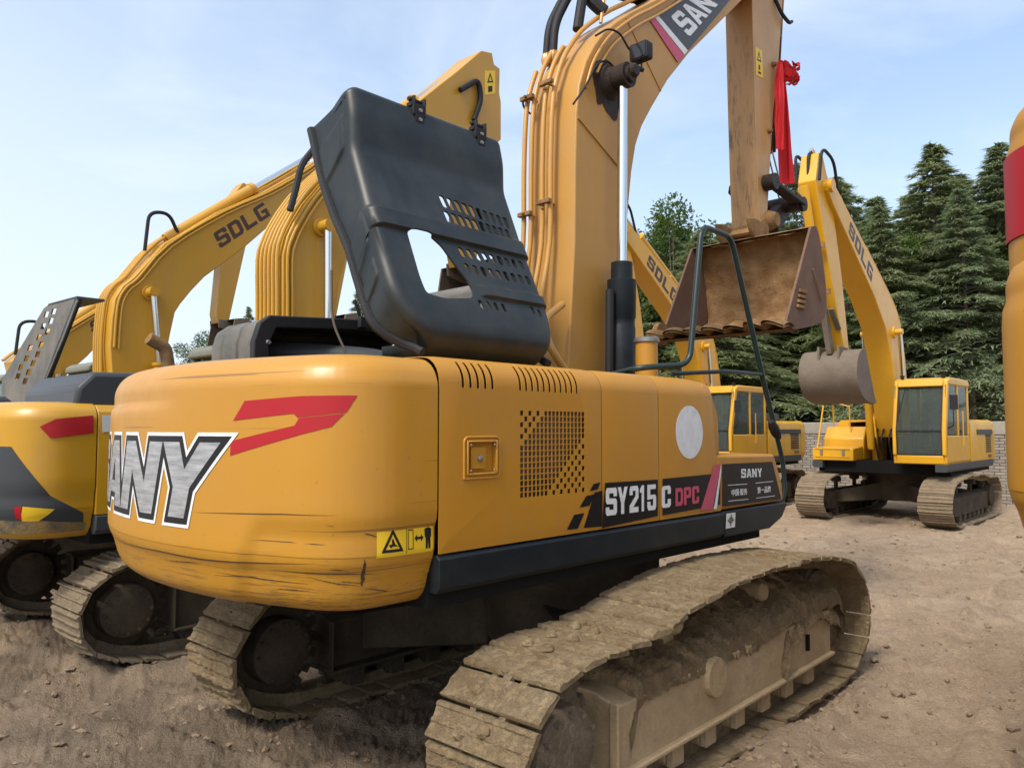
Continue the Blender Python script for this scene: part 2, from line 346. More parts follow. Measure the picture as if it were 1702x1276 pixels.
def track_mesh(M4,x0,x1,nx,mudh,groh,path,lump=0,seed=0,topmud=0):
    mb=MB(M4); P=resample(path,.19); n=len(P); cen=Vector((0,0,.47))
    for i in range(n):
        a,b=P[i],P[(i+1)%n]; t=(b-a); ln=t.length; t.normalize(); nr=Vector((0,-t.z,t.y))   # outward
        if nr.dot((a+b)/2-Vector((0,max(-1.6,min(1.6,a.y)),.47)))<0: nr=-nr
        g=groh
        tl=random.Random(seed*7+i).uniform(-.007,.007)
        prof=[(.009,-.018),(.009,.004),(.013,g),(.026,g),(.034,.004),(.075,.003),(.083,g*.9),(.096,g*.9),(.104,.002),(.148,.0),(.155,g*.85),(.166,g*.85),(.173,-.002),(.180,-.010),(.180,-.022)]
        flat=topmud and nr.z>.6
        vs=[];fs=[]; m=len(prof)
        tw=random.Random(seed*99+i).uniform(-.006,.006); tj=random.Random(seed*7+i).uniform(-.006,.010)
        for k in range(nx+1):
            x=x0+(x1-x0)*k/nx
            for q,(s,h) in enumerate(prof):
                hh=h
                p=a+t*(s*ln/.19)
                if h>-.01 and mudh:
                    w=Vector((x*1,p.y+seed*3,p.z+seed)); nn=noise.noise(w*9)*.5+noise.noise(w*28)*.35+noise.noise(w*70)*.2
                    low=.4+.6*noise.noise(w*3+Vector((7,3,1)))
                    mm=mudh*(.45+nn)+(lump*max(0,noise.noise(w*6))*low if lump else 0)
                    if flat: hh=max(h*.25,0)+topmud*(.5+nn*.9)*(1 if .01<s<.18 else .15)
                    else: hh=max(h*.9,0)*(.8+.4*nn)+max(0,mm)*(1 if .01<s<.18 else .2)
                    if k in(0,nx): hh*=.6
                ex=0
                if mudh and k in(0,nx): ex=(noise.noise(Vector((x,p.y*14,p.z*14)))*.014+noise.noise(Vector((x+4,p.y*40,p.z*40)))*.008)
                k2=hh+tw+tj*(1-s/.09); vs.append((x+ex,p.y+nr.y*k2,p.z+nr.z*k2))
        for k in range(nx):
            for q in range(m-1): fs.append((k*m+q,(k+1)*m+q,(k+1)*m+q+1,k*m+q+1))
            fs.append((k*m+m-1,(k+1)*m+m-1,(k+1)*m,k*m))
        fs+=[tuple(range(m))[::-1],tuple(nx*m+q for q in range(m))]
        mb.add(vs,fs)
        xm=(x0+x1)/2                      # chain link plates inside
        c=(a+b)/2
        for dx in (-.09,.09): mb.beam(Vector((xm+dx,0,0))+a-nr*.055,Vector((xm+dx,0,0))+b-nr*.055,.035,.085,up=(1,0,0) if False else nr)
        mb.rod((xm-.11,a.y-nr.y*.055,a.z-nr.z*.055),(xm+.11,a.y-nr.y*.055,a.z-nr.z*.055),.022,8)
    return mb
def undercarriage(root,M4,mats,path=None,nx=3,mud=0,lump=0,gro=.024,detail=True,topmud=0,sprocket_back=True):
    path=path or trackpath()
    for sd in (-1,1):
        x0,x1=(.89,1.49) if sd>0 else (-1.49,-.89); xm=1.19*sd
        tr=track_mesh(M4,x0,x1,nx,mud*(1.5 if nx>10 and sd<0 else 1),gro*(1.45 if nx>10 and sd<0 else 1),path,lump,seed=sd+2,topmud=topmud).obj('track',mats[0],root,ang=30)
        fb=MB(M4)                                                  # long box frame between the runs
        e_=.03*sd if nx>10 else 0; c=[(xm-.17,.25),(xm+.17+e_,.25),(xm+.17+e_,.575),(xm+.06,.615),(xm-.06,.62),(xm-.17,.575)]
        fb.ey(c,-1.32,1.5)
        fb.box(xm-.19,xm+.235,-1.345,1.5,.235,.262).box(xm+.17,xm+.225,-1.35,-1.33,.262,.60)
        fb.box(xm-.06,xm+.06,1.5,1.78,.36,.58)
        mf,ms_=(mats[1],mats[2]) if sd>0 or nx<10 else (mats[3],mats[3])  # main machine's far frame, rollers, sprocket: shade below put into a darker colour
        fr=fb.obj('track_frame',mf,tr,bevel=.008)
        sb=MB(M4); sb.lathe((xm-.05,-1.72,.47),(xm+.05,-1.72,.47),[(0,.30),(0,.32),(1,.32),(1,.30)],28)
        for k in range(21):
            an=k*2*math.pi/21; sb.beam((xm,-1.72+.30*math.cos(an),.47+.30*math.sin(an)),(xm,-1.72+.385*math.cos(an),.47+.385*math.sin(an)),.06,.045,up=(1,0,0))
        sb.lathe((xm-.19,-1.72,.47),(xm+.22,-1.72,.47),[(0,.20),(.02,.235),(.35,.24),(.37,.27),(.6,.27),(.62,.22),(.95,.21),(1,.17)],28)
        for k in range(12):
            an=k*math.pi/6; sb.rod((xm+.15*0+.12,-1.72+.18*math.cos(an),.47+.18*math.sin(an)),(xm+.235,-1.72+.18*math.cos(an),.47+.18*math.sin(an)),.014,6)
        sb.obj('sprocket',ms_,tr,bevel=0)
        ib=MB(M4); ib.lathe((xm-.09,1.66,.47),(xm+.09,1.66,.47),[(0,.12),(0,.33),(.15,.36),(.3,.36),(.32,.39),(.68,.39),(.7,.36),(.85,.36),(1,.33),(1,.12)],32)
        ib.rod((xm-.17,1.66,.47),(xm+.17,1.66,.47),.06,14); ib.obj('idler',mats[2],tr)
        if detail:
            for k in range(7):
                y=-1.12+k*.37; rb=MB(M4)
                rb.lathe((xm-.16,y,.175),(xm+.16,y,.175),[(0,.05),(.02,.075),(.2,.08),(.22,.105),(.3,.105),(.32,.08),(.68,.08),(.7,.105),(.78,.105),(.8,.08),(.98,.075),(1,.05)],18)
                rb.box(xm-.2,xm-.165,y-.06,y+.06,.12,.24); rb.box(xm+.165,xm+.2,y-.06,y+.06,.12,.24)
                rb.obj('roller',mf,tr)
            for y in (-.55,.6):
                rb=MB(M4); rb.lathe((xm-.1,y,.82),(xm+.1,y,.82),[(0,.05),(.1,.065),(.9,.065),(1,.05)],14); rb.box(xm-.03,xm+.03,y-.05,y+.05,.62,.78); rb.obj('carrier_roller',mf,tr)
    cf=MB(M4)
    cf.lathe((0,0,.40),(0,0,.84),[(0,.55),(.3,.62),(1,.62)],28)
    for sx in (-1,1):
        for sy in (-1,1):
            A=[(sx*.25,sy*.15,.42),(sx*.25,sy*.55,.42),(sx*.25,sy*.55,.78),(sx*.25,sy*.15,.78)]
            B=[(sx*1.04,sy*.55,.34),(sx*1.04,sy*1.05,.34),(sx*1.04,sy*1.05,.60),(sx*1.04,sy*.55,.60)]
            cf.prism(A,B)
    cf.obj('centre_frame',mats[3],root,bevel=.01)
    sr=MB(M4); sr.lathe((0,0,.84),(0,0,1.06),[(0,.64),(.35,.64),(.36,.70),(.95,.70),(1,.66)],48); sr.obj('slew_ring',mats[3],root)
def relM(fr,cx,cy,th):
    p=fr.lo(Vector((cx,cy,0)),1); return Matrix.Translation(p)@Matrix.Rotation(fr.th-th,4,'Z')
# ================================================================ the main excavator
TH=.766; F1=Frame(.05,5.96,TH)
EX=thing('excavator','large dusty yellow foreground excavator with raised black bonnet and SY215C on its side','excavator',(F1.c.x,F1.c.y,0),-TH)
MT=relM(F1,.38,5.77,.740)
FT=Frame(.38,5.77,.740)
mainpath=trackpath(((-1.72,.875),(-1.05,.90),(-.62,.985),(-.15,1.035),(.79,1.035),(1.62,.945)))
undercarriage(EX,MT,(M['mud'],M['frame'],M['mudshoe'],M['under']),mainpath,nx=44,mud=.014,lump=.05,gro=.016,topmud=.016)
trs=[o for o in COL.objects if o.name.startswith('track') and o.parent==EX and 'frame' not in o.name]
# earth heaped on the near track frame
def pile(x0,x1,y0,y1,zfun,name,parent,mt,nu=150,nv=26,am=.05,seed=0,M4=MT):
    mb=MB(M4)
    def fn(a,b):
        x=x0+(x1-x0)*b; y=y0+(y1-y0)*a; w=Vector((x+seed,y,seed))
        z=zfun(a,b)+am*(noise.noise(w*5)+.6*noise.noise(w*13)+.35*noise.noise(w*34)+.2*noise.noise(w*80))
        return (x+.02*noise.noise(w*20),y,z)
    mb.grid(fn,nu,nv); mb.grid(lambda a,b:(x0+(x1-x0)*b,y0+(y1-y0)*a,.2),2,2)
    return tag(mb.obj(name,mt,parent,ang=180))
tr_near=[t for t in trs if (sum((v.co.x for v in t.data.vertices),0)/len(t.data.vertices))>0][0]
def mudpile(name,x0,x1,y0,y1,zf,am,seed,nu,nv):
    mb=MB(MT)
    def fn(a,b):
        y=y0+(y1-y0)*a; x=x0+(x1-x0)*b; w=Vector((x*1.3+seed,y,seed)); z=zf(a,b)
        k=am*(noise.noise(w*4)+.6*noise.noise(w*11)+.45*noise.noise(w*27)+.3*noise.noise(w*70))
        e=min(a,1-a)*(y1-y0); z-=.25*max(0,1-e/.12)**2
        return (x+.5*k+.012*noise.noise(w*40),y,z+k)
    mb.grid(fn,nu,nv); return mb.obj(name,M['mudpile'],tr_near,ang=180)
def zf1(a,b):
    y=-1.2+3.0*a; top=.75+.14*sst(-.7,.5,y)+.03*math.sin(y*7); out=.635+.04*sst(.3,.9,y)+.02*noise.noise(Vector((y*3,1,8)))
    return top*(1-b**1.5)+out*b**1.5-(.10 if b<.12 else 0)-(.09*sst(.95,1,b))
mudpile('packed_mud',.98,1.402,-1.22,1.8,zf1,.042,3,420,60)
def zf2(a,b):
    y=.45+1.35*a; return (.66+.03*math.sin(y*9))*(1-b)+(.50+.04*math.sin(y*6+1))*b
mudpile('mud_clump',1.33,1.425,.6,1.7,zf2,.04,9,160,24)
# lifting eye and slot on the outer face
MB(MT).lathe((1.36,-.35,.50),(1.425,-.35,.50),[(0,.10),(.3,.12),(1,.11)],20).obj('lifting_lug',M['frame'],tr_near)
MB(MT).box(1.385,1.412,1.02,1.05,.36,.47).obj('adjuster_slot',M['dark'],tr_near)
# bolt heads and stones stuck to the shoes at the near end
RS=random.Random(8); PP=resample(mainpath,.19)
for i,(a,b) in enumerate(zip(PP,PP[1:])):
    c=(a+b)/2
    if c.y<-1.2 and c.z>.3:
        t=(b-a).normalized(); nr=Vector((0,-t.z,t.y)); nr=nr if nr.y*(c.y+1.6)+nr.z*(c.z-.47)>0 or nr.z>.9 else -nr
        st=MB(MT)
        for dx in (-.06,.07):
            p=c+Vector((1.15+dx,0,0))+nr*.012+t*RS.uniform(-.03,.03); st.lathe(p,p+nr*.028,[(0,.034),(.5,.030),(1,.018)],RS.choice((6,7,8)))
            st.obj('shoe_bolt',M['mud'],tr_near); st=MB(MT)
# ---- counterweight
ZB,ZT=1.17,2.27
arc=[(2.80*math.sin(a),-2.80*math.cos(a)) for a in [math.radians(-29.05+58.1*i/40) for i in range(41)]]
arc[0]=(-1.36,-2.44); arc[-1]=(1.36,-2.44)
CP=[Vector((p[0],p[1],0)) for p in [(-1.36,-1.985)]+arc+[(1.36,-1.985)]]
def fillet(P,i,r,n=8):
    # replace vertex i by a curve starting r before and ending r after (walked along the polyline)
    def walk(k,st):
        d=r;j=k
        while 0<=j+st<len(P) and (P[j+st]-P[j]).length<d: d-=(P[j+st]-P[j]).length; j+=st
        q=P[j]+(P[j+st]-P[j]).normalized()*d; return j,q
    j0,a=walk(i,-1); j1,b=walk(i,1)
    c=[a*(1-t)**2+P[i]*2*t*(1-t)+b*t*t for t in [k/n for k in range(n+1)]]
    return P[:j0]+c+P[j1+1:] if j0<i else P[:i]+c+P[j1+1:]
CP=fillet(CP,len(CP)-2,.26,10); CP=fillet(CP,1,.26,10)
CP=[CP[0]]+[b for a,b in zip(CP,CP[1:]) if (b-a).length>1e-4]
CL=[0]
for a,b in zip(CP,CP[1:]): CL.append(CL[-1]+(b-a).length)
CT=CL[-1]
def cpos(s):
    s=max(0,min(CT,s)); j=0
    while j<len(CL)-2 and CL[j+1]<s: j+=1
    t=(s-CL[j])/(CL[j+1]-CL[j]); p=CP[j].lerp(CP[j+1],t); d=(CP[j+1]-CP[j]).normalized()
    return p,Vector((d.y,-d.x,0))
CPROF=[(1.0,1.13),(.30,1.122),(.20,1.125),(.135,1.133),(.095,1.155),(.062,1.20),(.032,1.30),(.012,1.345),(.003,1.385),(0,1.42),(0,1.75),(0,2.05),(0,2.13),(.008,2.170),(.03,2.215),(.068,2.250),(.13,2.272),(.30,2.285),(1.2,2.30)]
_q=smooth([Vector((0,a,b)) for a,b in CPROF[2:-1]],4); CPROF=CPROF[:2]+[(max(0,p.y),p.z) for p in _q]+CPROF[-1:]
def cins(z):
    for (i0,z0),(i1,z1) in zip(CPROF[3:],CPROF[4:]):
        if z<=z1: return i0+(i1-i0)*max(0,(z-z0)/(z1-z0)) if z1>z0 else i0
    return .3
def crec(s,z):      # pressed-in step at the near lower corner and the crease below the shoulder
    q=sst(CT-1.02,CT-.90,s+ (z-1.40)*-.5)*sst(1.535,1.505,z)*.020
    q-=sst(2.045,2.06,z)*sst(2.25,1.7,s)*-.018+0
    return q
def csurf(s,z,off=0):
    p,n=cpos(s); return p+Vector((0,0,z))-n*(cins(z)+crec(s,z)-off)
def cpx(px,py):     # where a sight line meets the upright wall of the counterweight
    d=F1.lo(ray(px,py)); o=F1.o; best=None
    for j in range(len(CP)-1):
        a,b=CP[j],CP[j+1]; e=b-a; den=d.x*e.y-d.y*e.x
        if abs(den)<1e-9: continue
        w=a-o; t=(w.x*e.y-w.y*e.x)/den; q=(w.x*d.y-w.y*d.x)/den
        if -.001<=q<=1.001 and t>0 and (best is None or t<best[0]): best=(t,CL[j]+q*e.length,o.z+t*d.z)
    return best[1:] if best else None
def cwfn(a,b):
    s=CT*a; k=b*(len(CPROF)-1); j=min(int(k),len(CPROF)-2); t=k-j
    i0,z0=CPROF[j];i1,z1=CPROF[j+1]; ins=i0+(i1-i0)*t; z=z0+(z1-z0)*t
    p,n=cpos(s)
    c=Vector((0,-1.985,0)); dr=(c-p).normalized(); u=sst(.05,.5,ins); dd=((-n)*(1-u)+dr*u)
    ins=min(ins,(c-p).length*.98)
    q=p+dd*(ins+crec(s,z)); q.y=min(q.y,-1.985)
    return (q.x,q.y,z)
mb=MB(); mb.grid(cwfn,260,(len(CPROF)-1)*2); CWO=mb.obj('counterweight',M['cw'],EX,ang=60)
mb=MB(); mb.ez([(p.x*.985,min(-1.986,p.y+.05)) for p in CP],1.25,2.2); 
def cdecal(name,loops,m,off,parent=CWO,th=.0012,step=.03):
    return plate(name,loops,m,parent,lambda x,y,h:csurf(x,y,off+h),th,step)
def coff(lp,d):
    "grow a closed outline by d"
    A=sum(a[0]*b[1]-b[0]*a[1] for a,b in zip(lp,lp[1:]+lp[:1])); sg=1 if A>0 else -1; out=[]
    for i in range(len(lp)):
        p0,p,p1=Vector(lp[i-1]),Vector(lp[i]),Vector(lp[(i+1)%len(lp)]); e0=(p-p0).normalized(); e1=(p1-p).normalized()
        n0=Vector((e0.y,-e0.x))*sg; n1=Vector((e1.y,-e1.x))*sg; b=n0+n1; l=max(.35,b.length/2); b.normalize(); out.append(tuple(p+b*(d/l)))
    return out
# rear lettering: S A N Y
sY1,sA0=2.485,1.10
zt_=cpx(340,735)[1]; zb_=cpx(300,860)[1]
print('rear letters',sY1,sA0,zt_,zb_,CT, cpx(375,722),cpx(318,872),cpx(245,760),cpx(185,740))
lw=(sY1-sA0)/3.0
for k,ch in enumerate('SANY'):
    s0=sY1-(4-k)*lw; sh=.10
    lp=[[(s0+lw*(.02+a*.98)*1.0+(b-.5)*sh,zb_+(zt_-zb_)*b) for a,b in l] for l in GL[ch]]
    cdecal('letter_border',[coff(lp[0],.046)],M['white'],.0012+k*.0003)
    cdecal('letter_edge',[coff(lp[0],.029)],M['ink'],.0028+k*.0003)
    cdecal('letter',lp,M['silver'],.0045+k*.0002)
# red flashes
def cpoly(pts): return [cpx(a,b) for a,b in pts]
cdecal('red_flash',[cpoly([(388,699),(407,666),(500,658),(594,657),(576,685),(495,694),(488,687)])],M['red'],.001)
cdecal('red_flash',[cpoly([(383,757),(384,733),(490,707),(497,695),(573,687),(551,709)])],M['red'],.001)
for (a,b,w_,h_) in ((609,945,3,34),(607,965,5,26),(560,950,22,1.6),(585,972,26,1.4),(520,905,18,1.3),(470,985,30,1.6),(640,985,30,1.6),(455,900,40,1.2),(380,960,34,1.4),(300,935,30,1.5)):
    rr=random.Random(a*b); P=[]
    for k in range(14):
        t=k*2*math.pi/14; P.append(cpx(a+w_*math.cos(t)*rr.uniform(.6,1.1),b+h_*.5*math.sin(t)*rr.uniform(.5,1.2)+(.06*w_*math.cos(t) if w_>9 else 0)))
    cdecal('scratch',[P],M['scr'],.0012,th=.0006)
def scratch(pts,w_):
    up=[cpx(a,b-w_*(1-abs(2*i/(len(pts)-1)-1)**3)) for i,(a,b) in enumerate(pts)]; dn=[cpx(a,b+w_*(1-abs(2*i/(len(pts)-1)-1)**3)) for i,(a,b) in enumerate(pts)][::-1]
    cdecal('scratch',[up[:1]+up[1:-1]+up[-1:]+dn[1:-1]],M['scr'],.0012,th=.0006)
scratch([(322,851),(400,853),(470,854),(560,856)],.8); scratch([(540,872),(580,880),(620,890),(646,899)],1.0); scratch([(660,900),(700,904),(725,908)],.9)
scratch([(190,898),(260,916),(330,930),(420,937),(520,938)],1.1); scratch([(430,948),(500,955),(580,957),(640,956)],.9); scratch([(350,952),(420,966),(500,975)],1.0); scratch([(500,962),(560,975),(600,977)],.9)
# warning sticker
q=[cpx(629,929),cpx(724,916),cpx(723,867),cpx(629,873)]
def cq(x,y): a,b,c,d=q; return ((a[0]*(1-x)+b[0]*x)*(1-y)+(d[0]*(1-x)+c[0]*x)*y,(a[1]*(1-x)+b[1]*x)*(1-y)+(d[1]*(1-x)+c[1]*x)*y)
def cst(name,loops,m,off): return plate(name,loops,m,WS if name!='warning_sticker' else CWO,lambda x,y,h:csurf(*cq(x,y),off+h),.0008,.09)
WS=cst('warning_sticker',[[(0,0),(1,0),(1,1),(0,1)]],M['sticker'],.0015)
cst('warning_symbol',[[(.07,.14),(.45,.14),(.26,.88)],[(.14,.23),(.38,.23),(.26,.70)]],M['ink'],.0027)
cst('warning_symbol',[[(.19,.36),(.22,.27),(.27,.32),(.36,.30),(.30,.38),(.27,.55),(.24,.53),(.25,.40)]],M['ink'],.0027)
cst('warning_symbol',[[(.50,.03),(.508,.03),(.508,.97),(.50,.97)]],M['ink'],.0027)
cst('warning_symbol',[[(.53,.16),(.63,.16),(.63,.8),(.53,.8)],[(.54,.19),(.62,.19),(.62,.77),(.54,.77)]],M['ink'],.0027)
cst('warning_symbol',[[(.65,.5),(.70,.62),(.70,.54),(.77,.54),(.77,.62),(.82,.5),(.77,.38),(.77,.46),(.70,.46),(.70,.38)]],M['ink'],.0027)
cst('warning_symbol',[[(.86,.07),(.895,.07),(.905,.45),(.915,.07),(.95,.07),(.95,.5),(.965,.5),(.97,.78),(.93,.82),(.88,.82),(.84,.78),(.845,.5),(.86,.5)],[(.905+.03*math.cos(i*.785),.9+.06*math.sin(i*.785)) for i in range(8)]],M['ink'],.0027)
# ---- house: inner dark body, doors, skirt
H0,HS,HR=1.36,.795,.13
def sec(t):
    if t<HS: return (1.36,H0+t)
    q=(t-HS)/HR
    if q<math.pi/2: return (1.36-HR+HR*math.cos(q),H0+HS+HR*math.sin(q))
    e=t-HS-HR*math.pi/2; return (1.36-HR-e,H0+HS+HR+e*.03)
def door(name,u0,u1,holes=(),sl=0,t1=1.72,m=None):
    def mp(x,y,h):
        v,z=sec(y); v2,z2=sec(y+.01); n=Vector((z2-z,0,-(v2-v))).normalized()
        xx=x+(sl*(1-min(1,y/HS))*max(0,(x-u0)/(u1-u0)) if sl else 0)
        b=.004*sst(0,.06,min(x-u0,u1-x,y))
        return Vector((v,xx,z))+n*(h-.004+b)
    return plate(name,[[(u0,0),(u1,0),(u1,t1),(u0,t1)]]+list(holes),m or M['sany'],EX,mp,.004,0,sx=[u0+.03,u0+.06,u1-.03,u1-.06],sy=[.03,.06]+[HS+HR*math.pi/2*k/8 for k in range(0,9)])
uj=[-1.975,F1.x(1001,880,1.36)[0],F1.x(1096,858,1.36)[0],.54]
slots=[]
def slot(px0,px1,n,ya,yb):
    a=F1.x(px0,ya,1.36)[0]; b=F1.x(px1,yb,1.36)[0]
    for i in range(n):
        u=a+(b-a)*i/(n-1); slots.append(rnd2([(u-.0085,HS-.02),(u+.0085,HS-.02),(u+.0085,HS+.125),(u-.0085,HS+.125)],.008,3))
slot(769,818,5,622,624); slot(864,958,11,628,634)
V=["X.X.X.XXXXXXXXXXX",".X.X.XXXXXXXXXXXX","X.X.XXXXXXXXXXXXX",".X.XXXXXXXXXXXXXX","X.XXXXXXXXXXXXXXX",".XXXXXXXXXXXXXXX.","XXXXXXXXXXXXXXX.X","XXXXXXXXXXXXXX.X.","XXXXXXXXXXXXX.X.X","XXXXXXXXXXXX.X.X.","XXXXXXXXXXX.X.X.X","XXXXXXXXXX.X.X.X.","XXXXXXXXX.X.X.X.X","XXXXXXXX.X.X.X.X.","XXXXXXX.X.X.X.X.X"]
ua,za=F1.x(863,828,1.36); ub,zb2=F1.x(971,684,1.36)
holes=[]
for r,row in enumerate(V):
    for c,ch in enumerate(row):
        if ch=='X':
            w=(ub-ua)/17; h=(zb2-za)/15; x=ua+w*(c+.5); y=zb2-h*(r+.5)-H0
            holes.append([(x-w*.38,y-h*.41),(x+w*.38,y-h*.41),(x+w*.38,y+h*.41),(x-w*.38,y+h*.41)])
# latch opening
la,lz=F1.x(800,760,1.36); lat=rnd2([(la-.095,lz-H0-.075),(la+.095,lz-H0-.075),(la+.095,lz-H0+.075),(la-.095,lz-H0+.075)],.02,3)
D1=door('side_door',uj[0],uj[1]-.004,slots+holes+[lat]); tag(D1,'side door with slotted vents and a square mesh grille')
D2=door('side_door',uj[1]+.004,uj[2]-.004)
D3=door('side_door',uj[2]+.004,uj[3],sl=.11,t1=1.2)
mb=MB()
mb.box(1.30,1.375,la-.105,la-.093,lz-.085,lz+.085).box(1.30,1.375,la+.093,la+.105,lz-.085,lz+.085).box(1.30,1.375,la-.093,la+.093,lz-.085,lz-.073).box(1.30,1.375,la-.093,la+.093,lz+.073,lz+.085)
mb.obj('latch_frame',M['sany'],D1,bevel=.005)
MB().tube(bend([(1.366,la-.12,lz-.10),(1.366,la+.12,lz-.10),(1.366,la+.12,lz+.10),(1.366,la-.12,lz+.10),(1.366,la-.12,lz-.10)],.03,4),.006,8).obj('pressed_rim',M['sany'],D1)
lb=MB().box(1.338,1.342,la-.093,la+.093,lz-.073,lz+.073).box(1.345,1.362,la-.068,la+.03,lz-.055,lz+.05).obj('latch',M['sany'],D1,bevel=.004)
MB().lathe((1.362,la-.012,lz-.005),(1.374,la-.012,lz-.005),[(0,.017),(.6,.016),(1,.008)],12).obj('lock_cylinder',M['steel'],lb)
for a,b in ((-.08,.062),(.08,.062),(-.08,-.062),(.08,-.062)): MB().lathe((1.373,la+a,lz+b),(1.379,la+a,lz+b),[(0,.006),(1,.004)],8).obj('rivet',M['steel'],lb)
# radiator behind the grille
mb=MB().box(1.331,1.336,ua-.05,ub+.05,za-.05,zb2+.05)
for i in range(46): y=ua+(ub-ua)*i/45; mb.box(1.336,1.342,y-.002,y+.002,za-.04,za+.10 if y<ua+(ub-ua)*.45 else za)
mb.obj('radiator',M['mesh'],EX)
mb=MB()                                         # bottom deck and inner walls
mb.box(-1.3,1.3,-1.99,1.35,1.10,1.30); mb.box(-1.3,1.12,-1.98,-.15,1.30,2.1); mb.box(.42,1.14,-.15,.5,1.30,2.2)
mb.obj('platform',M['dark'],EX)
MB().ey([(.35,1.4),(1.33,1.4),(1.33,2.12),(1.28,2.21),(1.2,2.255),(.35,2.262)],-1.97,-.12).obj('dark_slot_backing',M['dark'],EX)  # dark sheet added behind the door slots to keep them dark
sk=MB(); prof=[(1.20,1.175),(1.35,1.175),(1.372,1.20),(1.372,1.335),(1.35,1.352),(1.20,1.352)]
sk.ey(prof,-1.98,.665); sk.obj('side_skirt',M['navy'],EX,bevel=.004)
sk=MB(); sk.ex([(.672,1.17),(1.38,1.17),(1.60,1.24),(1.70,1.34),(1.66,1.352),(.672,1.352)],1.0,1.374); SK2=sk.obj('side_skirt',M['navy'],EX,bevel=.01)
# toolbox at the front corner
fu,fz=F1.x(1199,755,1.36)
tb=MB(); tb.ex([(.60,1.36),(1.655,1.36),(1.64,1.50),(1.53,1.70),(1.50,1.74),(.60,1.755)],.62,1.36); TB=tb.obj('toolbox',M['sany'],EX,bevel=.022,seg=3)
nb=MB(); nb.ex([(.66,2.02),(.67,1.75),(.60,1.75),(.45,2.25),(.54,2.22),(.60,2.14)],.62,1.345); nb.obj('front_fairing',M['sany'],EX,bevel=.015)
# the joint line beside the counterweight
# ---- decals on the side
NX=Vector((1,0,0))
def sx(px,py,off=0): u,z=F1.x(px,py,1.36); return Vector((1.36+off,u,z))
def sdec(name,px,m,off=.0066,parent=None,th=.0008):
    pts=[F1.x(a,b,1.36) for a,b in px]
    return plate(name,[pts],m,parent or D2,lambda x,y,h:Vector((1.36+off-.0008+h,x,y)),th)
def sword(name,loops,q,m,off,parent,th=.0008):
    mpq=quadmap([sx(*p) for p in q],NX); return plate(name,loops,m,parent,lambda x,y,h:mpq(x,y,h+off),th)
sdec('band',[(1000,877),(1092,857),(1092,796.5),(1004.5,802)],M['bandblack'],parent=D2)
sdec('band',[(1100,856),(1196,838),(1196,786),(1100,795.5)],M['bandblack'],parent=D3)
sdec('band',[(969,877),(999,874),(1000,815),(987,818)],M['bandblack'],parent=D1)
for p in ([(941,880),(959,878),(970,852),(953,855)],[(962,843),(978,840),(989,820),(973,824)],[(979,816),(992,813),(997,801),(985,804)]): sdec('band',p,M['bandblack'],parent=D1)
sword('slash',[[(0,0),(.62,0),(1,1),(.66,1)]],[(1163,848),(1194,845),(1197,771),(1163,776)],M['pink'],.0076,D3)
sword('slash',[[(.70,0),(.86,.0),(1.02,.86),(1.0,1.0)]],[(1163,848),(1194,845),(1197,771),(1163,776)],M['white'],.0076,D3)
sword('model_lettering',word('2 5',.12,{'5':1,' ':.62})and sub([l for l in word('S',.1)],0,.20,0,1)+sub(word('Y'),.215,.40,0,1)+sub(word('2'),.44,.61,0,1)+sub(word('1',.1),.63,.76,0,1)+sub(word('5'),.79,.97,0,1),[(1005,857),(1091,846),(1091,804),(1005,811)],M['white'],.0084,D2)
sword('model_lettering',word('C'),[(1098,844),(1113,842),(1113,806),(1098,808)],M['white'],.0084,D3)
sword('model_lettering',word('DPC',.14),[(1121,841),(1160,835.5),(1160,807),(1121,811)],M['pink'],.0084,D3)
cu,cz=F1.x(1145,718,1.36)
CI=plate('round_sticker',[[(cu+.172*math.cos(i*math.pi/32),cz+.178*math.sin(i*math.pi/32)) for i in range(64)]],M['white'],D3,lambda x,y,h:Vector((1.3655+h,x,y)),.001)
CI.scale=(1,1,1)
# toolbox panel
sdec('band',[(1200,842),(1298,829),(1283,767),(1200,771)],M['bandblack'],off=.0035,parent=TB)
def gsword(lp,q,m=M['white'],nm='lettering'): return sword(nm,lp,q,m,.0046,TB)
gsword(word('SANY',.16),[(1231,794),(1266,792),(1265,778),(1231,779)])
gsword([[(0,0),(1,0),(1,1),(0,1)]],[(1209,806.5),(1241,804.5),(1241,803.5),(1209,805.5)],nm='rule_line')
gsword([[(0,0),(1,0),(1,1),(0,1)]],[(1255,803),(1284,800),(1284,799),(1255,802)],nm='rule_line')
gsword([[(0,0),(1,0),(1,1),(0,1)]],[(1210,833),(1243,829.5),(1243,828.5),(1210,832)],nm='rule_line')
gsword([[(0,0),(1,0),(1,1),(0,1)]],[(1256,828),(1287,824),(1287,823),(1256,827)],nm='rule_line')
def fontplate(txt,q,m,parent,off,lift=NX,fr=F1,v=1.36):
    cu=bpy.data.curves.new('t','FONT'); cu.body=txt; cu.extrude=.002; cu.offset=.012; t=bpy.data.objects.new('t',cu)
    me=bpy.data.meshes.new_from_object(t); bpy.data.objects.remove(t)
    xs=[p.co.x for p in me.vertices]; ys=[p.co.y for p in me.vertices]
    if not xs: return
    a,b,c,d=min(xs),max(xs),min(ys),max(ys)
    for p in me.vertices: p.co=((p.co.x-a)/(b-a),(p.co.y-c)/(d-c),p.co.z*.2)
    mpq=quadmap(q,lift); return carry('lettering',me,m,parent,lambda x,y,h:mpq(x,y,h+off),.0008,0)
fontplate('中国·服务',[sx(*p) for p in [(1215,824.5),(1241,821.5),(1241,811),(1215,812.5)]],M['white'],TB,.0046)
fontplate('第一品牌',[sx(*p) for p in [(1258,820),(1280,817.5),(1280,807),(1258,809)]],M['white'],TB,.0046)
